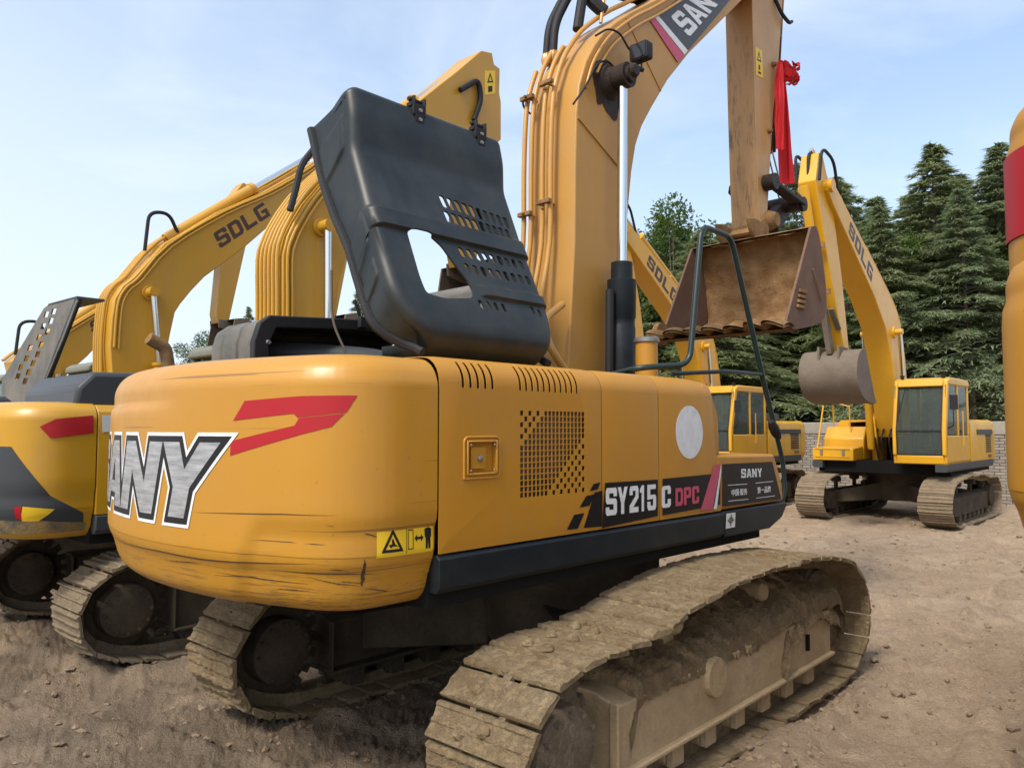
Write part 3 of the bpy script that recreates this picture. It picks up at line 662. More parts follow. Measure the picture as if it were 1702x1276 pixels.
# round target sticker on the skirt
tq=[(1203,878),(1218,875),(1219,851),(1204,853)]
sword('target_sticker',[[(0,0),(1,0),(1,1),(0,1)]],tq,M['white'],.016,SK2)
sword('target_mark',[[(.5+.28*math.cos(i*.5236),.52+.2*math.sin(i*.5236)) for i in range(12)],[(.5+.19*math.cos(i*.5236),.52+.13*math.sin(i*.5236)) for i in range(12)]],tq,M['ink'],.0175,SK2)
sword('target_mark',[[(.1,.5),(.9,.5),(.9,.54),(.1,.54)]],tq,M['ink'],.0182,SK2); sword('target_mark',[[(.46,.12),(.54,.12),(.54,.9),(.46,.9)]],tq,M['ink'],.0189,SK2)
# ---- raised bonnet: outer skin, end walls, ribs
BPX=[(-.07,3.80),(.235,3.985),(.325,3.985),(.368,3.80),(.372,3.60),(.55,3.17),(.80,2.64),(.86,2.46),(.74,2.335),(.40,2.335)]
def filp(P,rs,n=5):
    out=[P[0]]
    for i in range(1,len(P)-1):
        p=Vector(P[i]); a=Vector(P[i-1])-p; b=Vector(P[i+1])-p; q=min(rs[i],a.length*.48,b.length*.48); a=p+a.normalized()*q; b=p+b.normalized()*q
        for j in range(n+1): t=j/n; c=a*(1-t)**2+p*2*t*(1-t)+b*t*t; out.append((c.x,c.y))
    return out+[P[-1]]
BP=filp(BPX,[0,.07,.05,.05,.04,.02,.12,.12,.08,0])
BS=[0]
for a,b in zip(BP,BP[1:]): BS.append(BS[-1]+math.hypot(b[0]-a[0],b[1]-a[1]))
def bpos(y):
    y=max(0,min(BS[-1],y)); j=0
    while j<len(BS)-2 and BS[j+1]<y: j+=1
    t=(y-BS[j])/(BS[j+1]-BS[j]); a,b=BP[j],BP[j+1]; return (a[0]+(b[0]-a[0])*t,a[1]+(b[1]-a[1])*t)
UB0,UB1=-1.80,-.50
def yz_(z):          # arc length where the main face passes height z
    return min((BS[i] for i in range(20,len(BS))),key=lambda s:abs(bpos(s)[1]-z))
def ys_at(z):
    lo,hi=.6,BS[-1]-.5
    for _ in range(40):
        m_=(lo+hi)/2
        if bpos(m_)[1]>z: lo=m_
        else: hi=m_
    return lo
Y1,Y2=ys_at(3.085),ys_at(2.735)
def bmap(x,y,h,walls=True):
    v,z=bpos(y); v0,z0=bpos(y-.02); v1,z1=bpos(y+.02); d=Vector((v1-v0,0,z1-z0)).normalized(); n=Vector((-d.z,0,d.x))
    ins=0; RE=.075
    for e in (x-UB0,UB1-x):
        if e<RE: q=1-max(0,e)/RE; ins+=RE*(1-math.sqrt(max(0,1-q*q)))
    rb=.024*sst(Y1-.16,Y1-.12,y)*sst(Y1,Y1-.012,y)+.022*sst(Y2-.10,Y2-.075,y)*sst(Y2,Y2-.012,y)*sst(UB0+.66,UB0+.74,x)
    xx=x; bz=sst(2.85,2.34,z)
    if x-UB0<.5: xx+=bz*bz*.20*(1-(x-UB0)/.5)
    if UB1-x<.3: xx-=bz*bz*.08*(1-(UB1-x)/.3)
    return Vector((v,xx,z))+n*(h-.012-ins+rb)
def bpx(px,py):          # picture point -> (u, length along the profile) on the bonnet skin
    best=None
    for k in range(1,120):
        y=.3+k*(BS[-1]-.5)/120; v,z=bpos(y); u,zz=F1.x(px,py,v); e=abs(zz-z)
        if best is None or e<best[0]: best=(e,u,y)
    return best[1:]
def bslots(p0,p1,n,skip=(),w=.022,hh=.045):
    a=bpx(*p0); b=bpx(*p1); out=[]
    for i in range(n):
        if i in skip: continue
        t=i/(n-1); u=a[0]+(b[0]-a[0])*t; y=a[1]+(b[1]-a[1])*t
        out.append(rnd2([(u-w-.008,y-hh),(u+w-.008,y-hh),(u+w+.008,y+hh),(u-w+.008,y+hh)],.018,3))
    return out
bh=bslots((737,335),(842,372),10)+bslots((745,362),(845,392),10)+bslots((768,418),(867,440),9,w=.021,hh=.036)+bslots((778,447),(878,466),9,w=.021,hh=.036)
bh+=bslots((800,506),(838,512),4,w=.016,hh=.03)+bslots((886,517),(898,521),2,w=.016,hh=.03)
win=[bpx(*p) for p in [(676,385),(688,384),(712,390),(734,408),(752,432),(779,468),(787,484),(785,496),(740,496),(708,486),(697,458)]]
win=rnd2(win,.03,4)
bh.append(win)
ys=sorted(set([BS[k] for k in range(1,len(BS)-1)]+[Y+o for Y in (Y1,Y2) for o in (-.16,-.15,-.14,-.13,-.12,-.10,-.09,-.075,-.012,-.009,-.006,-.003,0)]))
BN=plate('bonnet',[[(UB0,0),(UB1,0),(UB1,BS[-1]),(UB0,BS[-1])]]+bh,M['black'],EX,bmap,.012,0,
   sx=[UB0+.004,UB0+.010,UB0+.018,UB0+.028,UB0+.04,UB0+.055,UB0+.075,UB0+.1,UB0+.66,UB0+.68,UB0+.7,UB0+.72,UB0+.74,UB0+.2,UB0+.3,UB0+.4,UB0+.5,UB1-.3,UB1-.2,UB1-.1,UB1-.075,UB1-.055,UB1-.04,UB1-.028,UB1-.018,UB1-.010,UB1-.004],sy=ys)
tag(BN,'black slotted engine bonnet standing open')
# end walls run inwards from the skin
lipL=[(-.06,3.80),(-.02,3.70),(.07,3.46),(.20,3.22),(.36,2.99),(.45,2.80),(.53,2.64),(.60,2.52),(.68,2.42),(.80,2.36)]
def wall(u,sgn,name):
    mb=MB(); n=36
    def fn(a,b):
        y=.30+(BS[-1]-.62)*a; P=bmap(u+sgn*.004,y,0)
        k=a*(len(lipL)-1); j=min(int(k),len(lipL)-2); t=k-j; l=Vector((lipL[j][0]+(lipL[j+1][0]-lipL[j][0])*t,u-sgn*.03,lipL[j][1]+(lipL[j+1][1]-lipL[j][1])*t))
        l.y=P.y-sgn*.02*b
        q=P.lerp(l,b)
        rb=0
        for c,w_ in (((Y1-.07-.30)/(BS[-1]-.62),.05),((Y1+.20-.30)/(BS[-1]-.62),.03),(.20,.05)): rb+=.014*(sst(c-w_-.008,c-w_,a)-sst(c+w_,c+w_+.008,a))
        q.y+=-sgn*rb*sst(.04,.2,b)*sst(1,.85,b)
        return q
    mb.grid(fn,200,14); mb.grid(lambda a,b:fn(a,b)+Vector((0,sgn*.012,0)),200,14)
    w=mb.obj(name,M['black'],BN,ang=50)
    path=[fn(i/20,1) for i in range(21)]
    MB().tube(path,.027,8).obj('bonnet_seal',M['rubber'],BN)
wall(UB0,1,'bonnet_end'); wall(UB1,-1,'bonnet_end')
mb=MB(); mb.tube([(-.04,UB0+.03,3.80),(-.04,UB1-.03,3.80)],.02,8).obj('bonnet_seal',M['rubber'],BN)
for (px,py) in ((690,185),(792,232)):           # hinge brackets
    u=F1.x(px,py,.30)[0]; v=.315; hb=MB()
    hb.box(v-.02,v+.035,u-.05,u-.035,3.93,4.05).box(v-.02,v+.035,u+.035,u+.05,3.93,4.05).box(v+.01,v+.035,u-.035,u+.035,3.88,4.0).box(v-.03,v+.02,u-.06,u+.06,3.985,4.012)
    hb.rod((v+.0,u-.07,4.03),(v+.0,u+.07,4.03),.014,10)
    h=hb.obj('hinge',M['rubber'],BN,bevel=.003)
    for dz in (0,.06): MB().lathe((v+.035,u,3.9+dz),(v+.048,u,3.9+dz),[(0,.014),(1,.012)],6).obj('bolt',M['steel'],h)
MB().tube(bend([(.05,-1.55,2.3),(.02,-1.7,2.6),(.1,-1.76,2.9)],.1),.008,6).obj('gas_strut',M['steel'],BN)
# ---- engine bay cover on the far half, open towards us
cb=MB()
def cov(a,b):       # half shell: across the top and down the rear, running from the left edge to the opening
    x=-1.22+ (.68)*a; 
    if b<.5: q=b/.5; P=[(-1.93,2.2),(-1.93,2.50),(-1.90,2.61),(-1.83,2.66)]
    else: q=(b-.5)/.5; P=[(-1.83,2.66),(-1.2,2.70),(-.7,2.70),(-.35,2.66)]
    k=q*3; j=min(2,int(k)); t=k-j; y=P[j][0]+(P[j+1][0]-P[j][0])*t; z=P[j][1]+(P[j+1][1]-P[j][1])*t
    e=a*.68
    if e<.14: r=1-e/.14; z-=.14*(1-math.sqrt(1-r*r)) if b>.3 else 0; y+=.1*(1-math.sqrt(1-r*r)) if b<=.6 else 0
    rib=sst(.33,.345,a)-sst(.375,.39,a)+sst(.66,.675,a)-sst(.705,.72,a); y+=.016*rib*(b<.5); z-=.016*rib*(b>=.5)
    return (x,y,z)
cb.grid(cov,80,24); CV=cb.obj('engine_cover',M['grey'],EX,ang=40)
mb=MB(); Pp=[(-1.94,2.2),(-1.94,2.50),(-1.90,2.625),(-1.83,2.68),(-1.2,2.72),(-.7,2.72),(-.35,2.68),(-.3,2.3)]
mb.prism([(-.56,a,b) for a,b in Pp]+[(-.56,a,b) for a,b in [(-.37,2.3),(-.40,2.60),(-.7,2.64),(-1.2,2.64),(-1.78,2.60),(-1.83,2.5),(-1.83,2.2)]],[(-.50,a,b) for a,b in Pp]+[(-.50,a,b) for a,b in [(-.37,2.3),(-.40,2.60),(-.7,2.64),(-1.2,2.64),(-1.78,2.60),(-1.83,2.5),(-1.83,2.2)]])
mb.obj('cover_rim',M['rubber'],CV,bevel=.01)
MB().box(-1.2,-1.17,-1.85,-.4,2.1,2.6).box(-1.2,-.6,-.42,-.38,2.1,2.62).box(-1.1,.3,-1.8,-.5,2.10,2.16).obj('bay_wall',M['dark'],EX)
MB().tube(bend([(-.95,-1.75,2.48),(-.7,-1.45,2.46),(-.35,-1.05,2.42),(-.12,-.85,2.3),(-.1,-.8,2.15)],.25,6),.085,18).obj('intake_duct',M['greydark'],EX)
for y in (-1.84,-1.0): MB().lathe((-.50,y,2.5),(-.485,y,2.5),[(0,.018),(1,.013)],10).obj('bolt',M['steel'],CV)
MB().box(-.52,-.46,-1.15,-1.08,2.66,2.74).tube([(-.49,-1.12,2.7),(-.5,-1.18,2.86)],.012,8).obj('latch',M['rubber'],CV,bevel=.004)
# exhaust stub and small lines on deck
MB().tube(bend([(-.2,-1.0,2.15),(-.1,-.75,2.35),(.15,-.6,2.42),(.45,-.5,2.40)],.15),.03,8).obj('hose',M['rubber'],EX)
# ---- cab on the far side
cabm=MB(); cx0,cx1,cy0,cy1=-1.36,-.42,.05,1.80
prof=[(cy0,1.32),(cy1,1.32),(cy1+.04,1.9),(cy1-.25,3.02),(cy1-.4,3.1),(cy0+.1,3.1),(cy0,3.0)]
cabm.ex([(cy0,1.32),(cy1,1.32),(cy1+.03,1.75),(cy0,1.75)],cx0,cx1)
for x in (cx0,cx1-.07):
    cabm.ex([(cy0,1.75),(cy0+.09,1.75),(cy0+.09,3.0),(cy0,3.0)],x,x+.07); cabm.ex([(cy1-.04,1.75),(cy1+.03,1.75),(cy1-.25,3.02),(cy1-.33,3.02)],x,x+.07); cabm.ex([(.85,1.75),(.92,1.75),(.92,3.0),(.85,3.0)],x,x+.07)
CAB=cabm.obj('cab',M['green'],EX,bevel=.012)
MB().ex([(cy0-.03,3.0),(cy1-.2,3.0),(cy1-.3,3.13),(cy1-.5,3.19),(cy0+.1,3.17),(cy0-.03,3.1)],cx0-.02,cx1+.02).obj('cab_roof',M['grey'],CAB,bevel=.03,seg=3)
MB().box(cx0+.02,cx0+.03,cy0+.09,cy1-.3,1.75,3.0).box(cx1-.04,cx1-.03,cy0+.09,cy1-.3,1.75,3.0).box(cx0+.07,cx1-.07,cy0+.02,cy0+.03,1.95,2.95).obj('window',M['glass'],CAB)
# ---- boom
def bx(px,py,v=.25): return F1.x(px,py,v)
back=[(.20,1.75),(.31,2.5)]+[bx(*p) for p in [(955,400),(956,280),(958,190),(963,140),(974,101),(987,76),(1003,54),(1024,36),(1050,19),(1088,0)]]+[(2.5,6.62),(3.6,7.42),(4.35,7.85)]
front=[(4.5,7.72),(4.42,7.45)]+[bx(*p) for p in [(1234,0),(1145,89),(1110,133),(1082,181),(1067,210),(1057,241),(1050,286),(1046,330),(1040,400),(1028,500),(1013,600)]]+[(.72,1.75)]
bm=MB(); bm.ex(back+front,-.25,.25); BO=bm.obj('boom',M['sanyboom'],EX,bevel=.012)
# edge plates and a seam
for x0,x1 in ((.25,.262),):
    mb=MB()
    a,b=Vector((.25,*bx(960,196))),Vector((.25,*bx(1034,285))); mb.beam(a,b,.012,.025,up=(1,0,0))
    a,b=Vector((.252,*bx(1040,30))),Vector((.252,*bx(1098,152))); mb.beam(a,b,.008,.012,up=(1,0,0)); mb.obj('weld_seam',M['sanyboom'],BO)
# sign on the boom
def bq(q): return [Vector((.262,*bx(a,b))) for a,b in q]
q=bq([(1142,85),(1250,-45),(1190,-52),(1092,26)])
mpq=quadmap(q,NX)
BSG=plate('boom_sign',[[(0,0),(1,0),(1,1),(0,1)]],M['boomsign'],BO,lambda x,y,h:mpq(x,y,h-.004),.002)
plate('boom_lettering',sub(word('SANY',.14),.09,.66,.18,.80),M['white'],BSG,lambda x,y,h:mpq(x,y,h),.001)
plate('sign_stripe',[[(-.045,0),(0,0),(0,1),(-.045,1)]],M['white'],BSG,lambda x,y,h:mpq(x,y,h-.004),.002)
plate('sign_stripe',[[(-.13,0),(-.05,0),(-.05,1),(-.11,1)]],M['pink'],BSG,lambda x,y,h:mpq(x,y,h-.004),.002)
# pipes up the back of the boom
def along(P,x,off,z0,z1):
    out=[]
    for i,(y,z) in enumerate(P):
        a=P[max(i-1,0)]; b=P[min(i+1,len(P)-1)]; d=Vector((0,b[0]-a[0],b[1]-a[1])).normalized(); n=Vector((0,-d.z,d.y))
        if z0<=z<=z1: out.append(Vector((x,y,z))+n*off)
    return out
kb=[(.17,2.3),(.27,2.9)]+back[2:]
for i,(x,off,z1) in enumerate(((-.235,.085,5.1),(-.155,.085,5.15),(-.02,.095,5.3),(.06,.085,6.9))):
    MB().tube(smooth(along(kb,x,off,2.3,z1),3),.021,12).obj('hydraulic_pipe',M['pipe'],BO)
MB().tube(smooth([Vector((.268,y+.06,z-.02)) for y,z in back[5:13]],3),.013,8).obj('hydraulic_pipe',M['pipe'],BO)
MB().tube(smooth([Vector((.268,y+.12,z-.07)) for y,z in back[6:13]],3),.013,8).obj('hydraulic_pipe',M['pipe'],BO)
for (px,py) in ((890,360),(905,240),(925,120),(895,200)):
    pass
for zz in (2.8,3.72,4.72):
    y=[p for p in kb if p[1]<=zz][-1][0]
    mb=MB(); mb.box(-.265,-.125,y-.125,y-.085,zz-.022,zz+.014).box(-.05,.09,y-.13,y-.09,zz+.04,zz+.074)
    mb.box(-.2,-.185,y-.09,y+.02,zz-.015,zz+.008).box(.02,.035,y-.09,y+.02,zz+.045,zz+.065)
    for x in (-.19,.025): mb.rod((x,y-.15,zz-.005),(x,y-.12,zz-.005),.013,6)
    mb.obj('pipe_clamp',M['rust'],BO,bevel=.004)
for i,(x,r) in enumerate(((-.235,.036),(-.16,.036))):
    a=along(kb,x,.06,5.0,5.3)[-1]; 
    MB().tube(bend([a,a+Vector((.0,.03,.30)),a+Vector((.02,.28,.75)),a+Vector((.05,.75,1.0)),a+Vector((.1,1.3,1.0))],.25,8),r,12).obj('hydraulic_hose',M['rubber'],BO)
    MB().lathe(a-Vector((0,.01,.06)),a+Vector((0,.01,.05)),[(0,.034),(.3,.046),(.7,.046),(1,.034)],8).obj('hose_fitting',M['pipe'],BO)
MB().tube(bend([(.0,.75,5.4),(.0,.85,5.85),(.05,1.2,6.1),(.1,1.9,6.2)],.2,6),.045,10).obj('hydraulic_hose',M['rubber'],BO)
MB().tube(bend([(.1,1.0,5.62),(.0,.9,5.75),(-.05,1.1,5.95),(0,1.6,6.05)],.2,6),.06,10).obj('hydraulic_hose',M['rubber'],BO)
MB().tube(bend([(.1,.95,5.5),(.12,1.0,5.85),(.1,1.35,5.9)],.12,6),.016,8).obj('hydraulic_hose',M['pipe'],BO)
MB().tube(bend([Vector((-.27,*F1.x(a,b,-.27))) for a,b in [(893,167),(876,164),(868,171),(873,183),(888,194)]],.06,5),.009,8).obj('grease_hose',M['rubber'],BO)
def bxh(px,py,o): y,z=bx(px,py); return Vector((.25+o,y,z))
MB().tube(bend([bxh(948,175,.03),bxh(965,150,.04),bxh(985,108,.05),bxh(1000,104,.06),bxh(1012,122,.08)],.08,5),.009,8).obj('grease_hose',M['rubber'],BO)
MB().tube(bend([bxh(985,62,.03),bxh(1000,52,.07),bxh(1015,62,.1),bxh(1030,90,.1),bxh(1050,106,.08),bxh(1060,100,.15)],.08,5),.009,8).obj('light_cable',M['rubber'],BO)
# arm cylinder on top of the boom (beyond the frame) 
MB().lathe((0,1.3,6.15),(0,3.3,7.75),[(0,.05),(.02,.085),(.95,.085),(1,.1)],18).obj('arm_cylinder',M['sanyboom'],BO)
# boom cylinders
for sd in (-1,1):
    v=.40*sd; a=Vector((v,.78,1.62)); y,z=F1.x(1035,128,.40); b=Vector((v,y,z)); d=(b-a); ln=d.length; d.normalize()
    c=MB(); c.lathe(a,a+d*(ln*.515),[(0,.075),(.03,.085),(.93,.085),(.935,.088),(1,.088)],20); BC=c.obj('boom_cylinder',M['navy'],EX)
    MB().rod(a+d*ln*.5,b,.042,20).obj('cylinder_rod',M['chrome'],BC)
    k=MB(); k.lathe(a+d*.4,a+d*(ln*.50),[(0,.10),(.02,.115),(.6,.115),(.61,.110),(.66,.110),(.67,.118),(.92,.120),(.93,.09),(1,.09)],16); k.obj('cylinder_guard',M['navy'],BC)
    k=MB(); k.tube([a+d*.4+Vector((0,-.16,0)),a+d*(ln*.44)+Vector((0,-.16,0))],.035,8).obj('guard_hose',M['rubber'],BC)
pin=MB(); y,z=F1.x(1035,128,.40); pin.lathe((.24,y,z),(.34,y,z),[(0,.17),(1,.10)],20); pin.lathe((-.5,y,z),(.50,y,z),[(0,.07),(1,.07)],20); pin.lathe((.34,y,z),(.47,y,z),[(0,.105),(1,.105)],20)
pin.lathe((.47,y+.02,z+.03),(.53,y+.02,z+.03),[(0,.06),(.5,.065),(1,.05)],10); PIN=pin.obj('boom_pin',M['grease'],BO,bevel=.006)
# oil stain round the pin
def stain(): 
    P=[]
    for i in range(40):
        a=i*2*math.pi/40; r=.19+.05*noise.noise(Vector((math.cos(a)*2,math.sin(a)*2,4))); P.append((y-.03+r*math.cos(a),z+r*math.sin(a)*1.1-.02-(.22 if math.sin(a)<-.5 else 0)*abs(math.cos(a+.3))*.6))
    return P
plate('grease_stain',[stain()],M['grease'],BO,lambda a,b,h:Vector((.2565+h,a,b)),.0015)
# work light
yl,zl=F1.x(1066,88,.45)
wl=MB(); wl.ey(rnd2([(.36,zl-.075),(.54,zl-.075),(.54,zl+.075),(.36,zl+.075)],.02,3),yl-.05,yl+.04); WL=wl.obj('work_light',M['rubber'],BO,bevel=.006)
MB().ey(rnd2([(.375,zl-.06),(.525,zl-.06),(.525,zl+.06),(.375,zl+.06)],.015,3),yl-.056,yl-.051).obj('light_lens',M['lens'],WL)
MB().tube([(.26,yl-.02,zl-.12),(.45,yl,zl-.13),(.45,yl,zl-.07)],.012,8).lathe((.44,yl-.03,zl-.14),(.44,yl+.03,zl-.14),[(0,.02),(1,.02)],8).obj('light_bracket',M['rubber'],WL)
# ---- arm
av=.10
def ax(px,py): return F1.x(px,py,av)
al=[ax(*p) for p in [(1249,-60),(1250,0),(1255,190),(1258,285),(1262,374)]]
ar=[ax(*p) for p in [(1279,300),(1285,190),(1295,95),(1301,0),(1306,-60)]]
lo=[ax(1253,384),ax(1266,388),ax(1274,376),ax(1276,350)]
top=[(ar[-1][0]+.1,ar[-1][1]+.3),(ar[-1][0]+.2,8.5),(al[0][0]+.3,8.7),(al[0][0]-.05,7.9)]
am=MB(); am.ex(al+lo+ar+top,-.24,av); AR=am.obj('arm',M['arm'],EX,bevel=.01)
# worn rear plate of the arm as its own face strip
mb=MB(); mb.prism([(-.235,y-.008,z) for y,z in al],[(av-.006,y-.008,z) for y,z in al]) if False else None
mb=MB(); vs=[(x,y-.006,z) for y,z in al for x in (-.236,av-.004)]; fs=[(2*i,2*i+1,2*i+3,2*i+2) for i in range(len(al)-1)]; mb.add(vs,fs); mb.add([(a,b+.004,c) for a,b,c in vs],fs); mb.obj('arm_plate',M['armplate'],AR)
mpq=quadmap([Vector((av+.003,*ax(a,b))) for a,b in [(1256,125),(1268,131),(1266,85),(1255,78)]],NX)
AST=plate('arm_sticker',[[(0,0),(1,0),(1,1),(0,1)]],M['sticker'],AR,lambda x,y,h:mpq(x,y,h),.0015)
plate('sticker_mark',[[(.2,.55),(.8,.55),(.5,.92)],[(.32,.6),(.68,.6),(.5,.82)],[(.3,.1),(.7,.1),(.7,.18),(.3,.18)],[(.4,.24),(.6,.24),(.6,.42),(.4,.42)]],M['ink'],AST,lambda x,y,h:mpq(x,y,h+.002),.001)
for (px,py) in ((1284,108),(1277,218)):
    y,z=ax(px,py); MB().lathe((av,y,z),(av+.05,y,z),[(0,.035),(.6,.03),(1,.02)],10).obj('arm_boss',M['rust'],AR)
MB().tube(bend([Vector((av+.02,*ax(1286,0))),Vector((av+.05,*ax(1292,25))),Vector((av+.06,*ax(1304,42))),Vector((av+.03,*ax(1312,38)))],.1,5),.022,8).obj('hydraulic_hose',M['rubber'],AR)
MB().tube([Vector((-.05,*ax(1302,40))),Vector((-.05,*ax(1307,120))),Vector((-.05,*ax(1309,230)))],.03,8).tube([Vector((.03,*ax(1305,60))),Vector((.03,*ax(1300,200))),Vector((.03,*ax(1296,250)))],.02,8).obj('hydraulic_hose',M['rubber'],AR)
# bucket cylinder on the front of the arm
y0,z0=ax(1308,-40); y1,z1=ax(1296,245)
MB().lathe((-.07,y0+.1,z0),(-.07,y1+.05,z1),[(0,.09),(.95,.09),(1,.07)],16).obj('bucket_cylinder',M['rust'],AR)
y2,z2=ax(1322,345)
for dx in (-.03,.03): MB().rod((dx-.04,y1+.03,z1),(dx-.04,y2,z2),.012,8).obj('cylinder_rod',M['chrome'],AR)
# linkage
y3,z3=ax(1271,305)
MB().lathe((-.32,y3,z3),(.24,y3,z3),[(0,.075),(.75,.075),(.76,.095),(1,.095)],18).obj('link_pin',M['grease'],AR)
y4,z4=ax(1322,342)
lk=MB(); lk.beam((.17,y3,z3),(.17,y4,z4),.05,.14,up=(1,0,0)).beam((-.30,y3,z3),(-.30,y4,z4),.05,.14,up=(1,0,0)); lk.obj('link',M['grease'],AR,bevel=.01)
MB().lathe((-.34,y4,z4),(.22,y4,z4),[(0,.07),(.9,.07),(.91,.09),(1,.09)],16).lathe((-.34,y4-.05,z4+.02),(.18,y4-.05,z4+.02),[(0,.1),(1,.1)],12).obj('link_pin',M['grease'],AR)
y5,z5=ax(1282,368)
lb=MB(); lb.beam((-.07,y4,z4),(-.07,y5+.35,z5+.05),.22,.14,up=(1,0,0)); lb.obj('link',M['grease'],AR,bevel=.02)
MB().lathe((-.30,y5-.05,z5),(.20,y5-.05,z5),[(0,.08),(.2,.12),(.8,.12),(1,.08)],18).obj('link_pin',M['rust'],AR)
MB().lathe((-.34,al[-1][0]+.08,al[-1][1]-.02),(av+.03,al[-1][0]+.08,al[-1][1]-.02),[(0,.10),(1,.10)],20).obj('link_pin',M['rust'],AR)
# ---- bucket: curved shell, cheeks, muddy lip
BV0,BV1=-.62,.78
bk=[(3.66,4.07),(3.80,4.10),(3.90,3.95),(3.97,3.70),(4.03,3.40),(4.00,3.19),(3.83,3.06),(3.3,2.95),(2.98,2.92)]
bks=[(p.y,p.z) for p in smooth([Vector((0,a,b)) for a,b in bk],5)]
def shell(fr_pts,x0,x1,th,nx=40,am=.0):
    mb=MB(); m=len(fr_pts)
    for off in (0,th):
        def fn(a,b):
            k=b*(m-1); j=min(int(k),m-2); t=k-j; y=fr_pts[j][0]+(fr_pts[j+1][0]-fr_pts[j][0])*t; z=fr_pts[j][1]+(fr_pts[j+1][1]-fr_pts[j][1])*t
            dy=fr_pts[j+1][0]-fr_pts[j][0]; dz=fr_pts[j+1][1]-fr_pts[j][1]; l=math.hypot(dy,dz); x=x0+(x1-x0)*a
            w=Vector((x,y,z)); r=am*(noise.noise(w*7)+.5*noise.noise(w*18)) if off else 0
            return (x,y+dz/l*(off+r),z-dy/l*(off+r))
        mb.grid(fn,nx,m-1 if not am else 70)
    return mb
BU=shell(bks,BV0,BV1,.03,am=.022).obj('bucket',M['rust'],EX,ang=50)
ch=[(3.66,4.07)]+bks[1:]+[(2.98,2.92),(3.0,2.98),(3.10,3.14)]
for x in (BV0-.025,BV1):
    c=MB(); c.ex([(a+.0,b) for a,b in ch],x,x+.028); c.obj('bucket_cheek',M['rustside'],BU,bevel=.004)
cr=MB()
for i in range(4):
    y=3.24+.02*i; z=3.16+.055*i; MB().box(BV1+.028,BV1+.055,y,y+.17,z,z+.035).obj('wear_block',M['rust'],BU,bevel=.008)
cr.beam((BV1+.035,3.66,3.62),(BV1+.035,3.84,3.3),.02,.03,up=(1,0,0)); cr.obj('weld_bead',M['rustside'],BU,bevel=.006)
def lip(a,b):
    x=BV0-.06+(BV1-BV0+.12)*a; w=Vector((x,0,2)); s=abs(math.sin(x*13.5+.9*noise.noise(w*2)+.035*b*20)); ed=2.93-.07-.16*s
    y=3.14-(3.14-ed)*b; z=2.955+.10*s*(b)*(1.1-b)*2.6+.035*noise.noise(Vector((x*5,b*3,1)))*b - .04*b*0
    return (x,y,z)
mb=MB(); mb.grid(lip,110,12); mb.grid(lambda a,b:(lip(a,b)[0],lip(a,b)[1],lip(a,b)[2]-.045+.02*b),110,12); mb.obj('bucket_lip',M['rust'],BU,ang=70)
cbm=MB(); cbm.lathe((BV0-.06,2.98,2.99),(BV0+.02,2.98,2.99),[(0,.05),(.2,.13),(1,.13)],14); cbm.obj('side_cutter',M['rust'],BU)
for x in (-.27,.12):
    c=MB(); c.ex([(3.68,4.07),(3.60,4.16),(3.56,4.28),(3.70,4.30),(4.02,4.28),(4.08,4.12),(3.86,4.06)],x,x+.04); c.obj('bucket_ear',M['rust'],BU,bevel=.01)
# ---- rails, filler cap, mirror arm
def rx(px,py,v=1.30): y,z=F1.x(px,py,v); return Vector((v,y,z))
r1=[Vector((.62,.15,2.30)),rx(1060,611,1.1),rx(1130,607,1.25),rx(1148,585),rx(1166,378),rx(1212,393),rx(1222,420),rx(1265,620),rx(1288,712)]
r1=[r1[0],r1[1],rx(1146,606),rx(1166,375),rx(1215,394),rx(1268,630),rx(1289,715)]
MB().tube(bend(r1,.10,6),.021,12).obj('handrail',M['tubeblack'],EX)
HR2=MB().tube(bend([rx(1289,715),rx(1302,770),rx(1304,815),rx(1296,850)],.1,4),.019,12).obj('handrail',M['tubeblack'],EX)
MB().lathe(rx(1281,700),rx(1294,728),[(0,.024),(.3,.04),(.7,.04),(1,.024)],12).obj('rail_joint',M['rubber'],HR2)
MB().tube(bend([rx(1118,621,1.2),rx(1210,617),rx(1266,622)],.1,3),.016,10).obj('handrail',M['tubeblack'],EX)
y,z=F1.x(1075,590,.75); fc=MB().lathe((.75,y,2.2),(.75,y,z+.10),[(0,.085),(1,.085)],24).obj('filler_neck',M['sany'],EX)
MB().lathe((.75,y,z+.095),(.75,y,z+.135),[(0,.09),(.1,.098),(.8,.098),(1,.085)],24).obj('filler_cap',M['steel'],fc)
y,z=F1.x(930,585,.9); MB().lathe((.6,y-.15,2.2),(.6,y-.15,2.46),[(0,.05),(.5,.05),(.52,.035),(1,.03)],12).obj('fitting',M['steel'],EX)
MB().tube(bend([(.45,.1,2.3),(.4,-.1,2.55),(.3,-.05,2.75),(.28,.2,2.9)],.15,5),.03,10).obj('hydraulic_hose',M['pipe'],EX)
MB().tube(bend([(.35,.0,2.2),(.3,-.05,2.5),(.15,.1,2.7)],.15,5),.035,10).obj('hydraulic_hose',M['pipe'],EX)
MB().box(-.45,-.28,-.1,.5,1.3,2.5).box(.28,.42,.0,.5,1.3,2.35).obj('boom_bracket',M['sanyboom'],EX,bevel=.02)
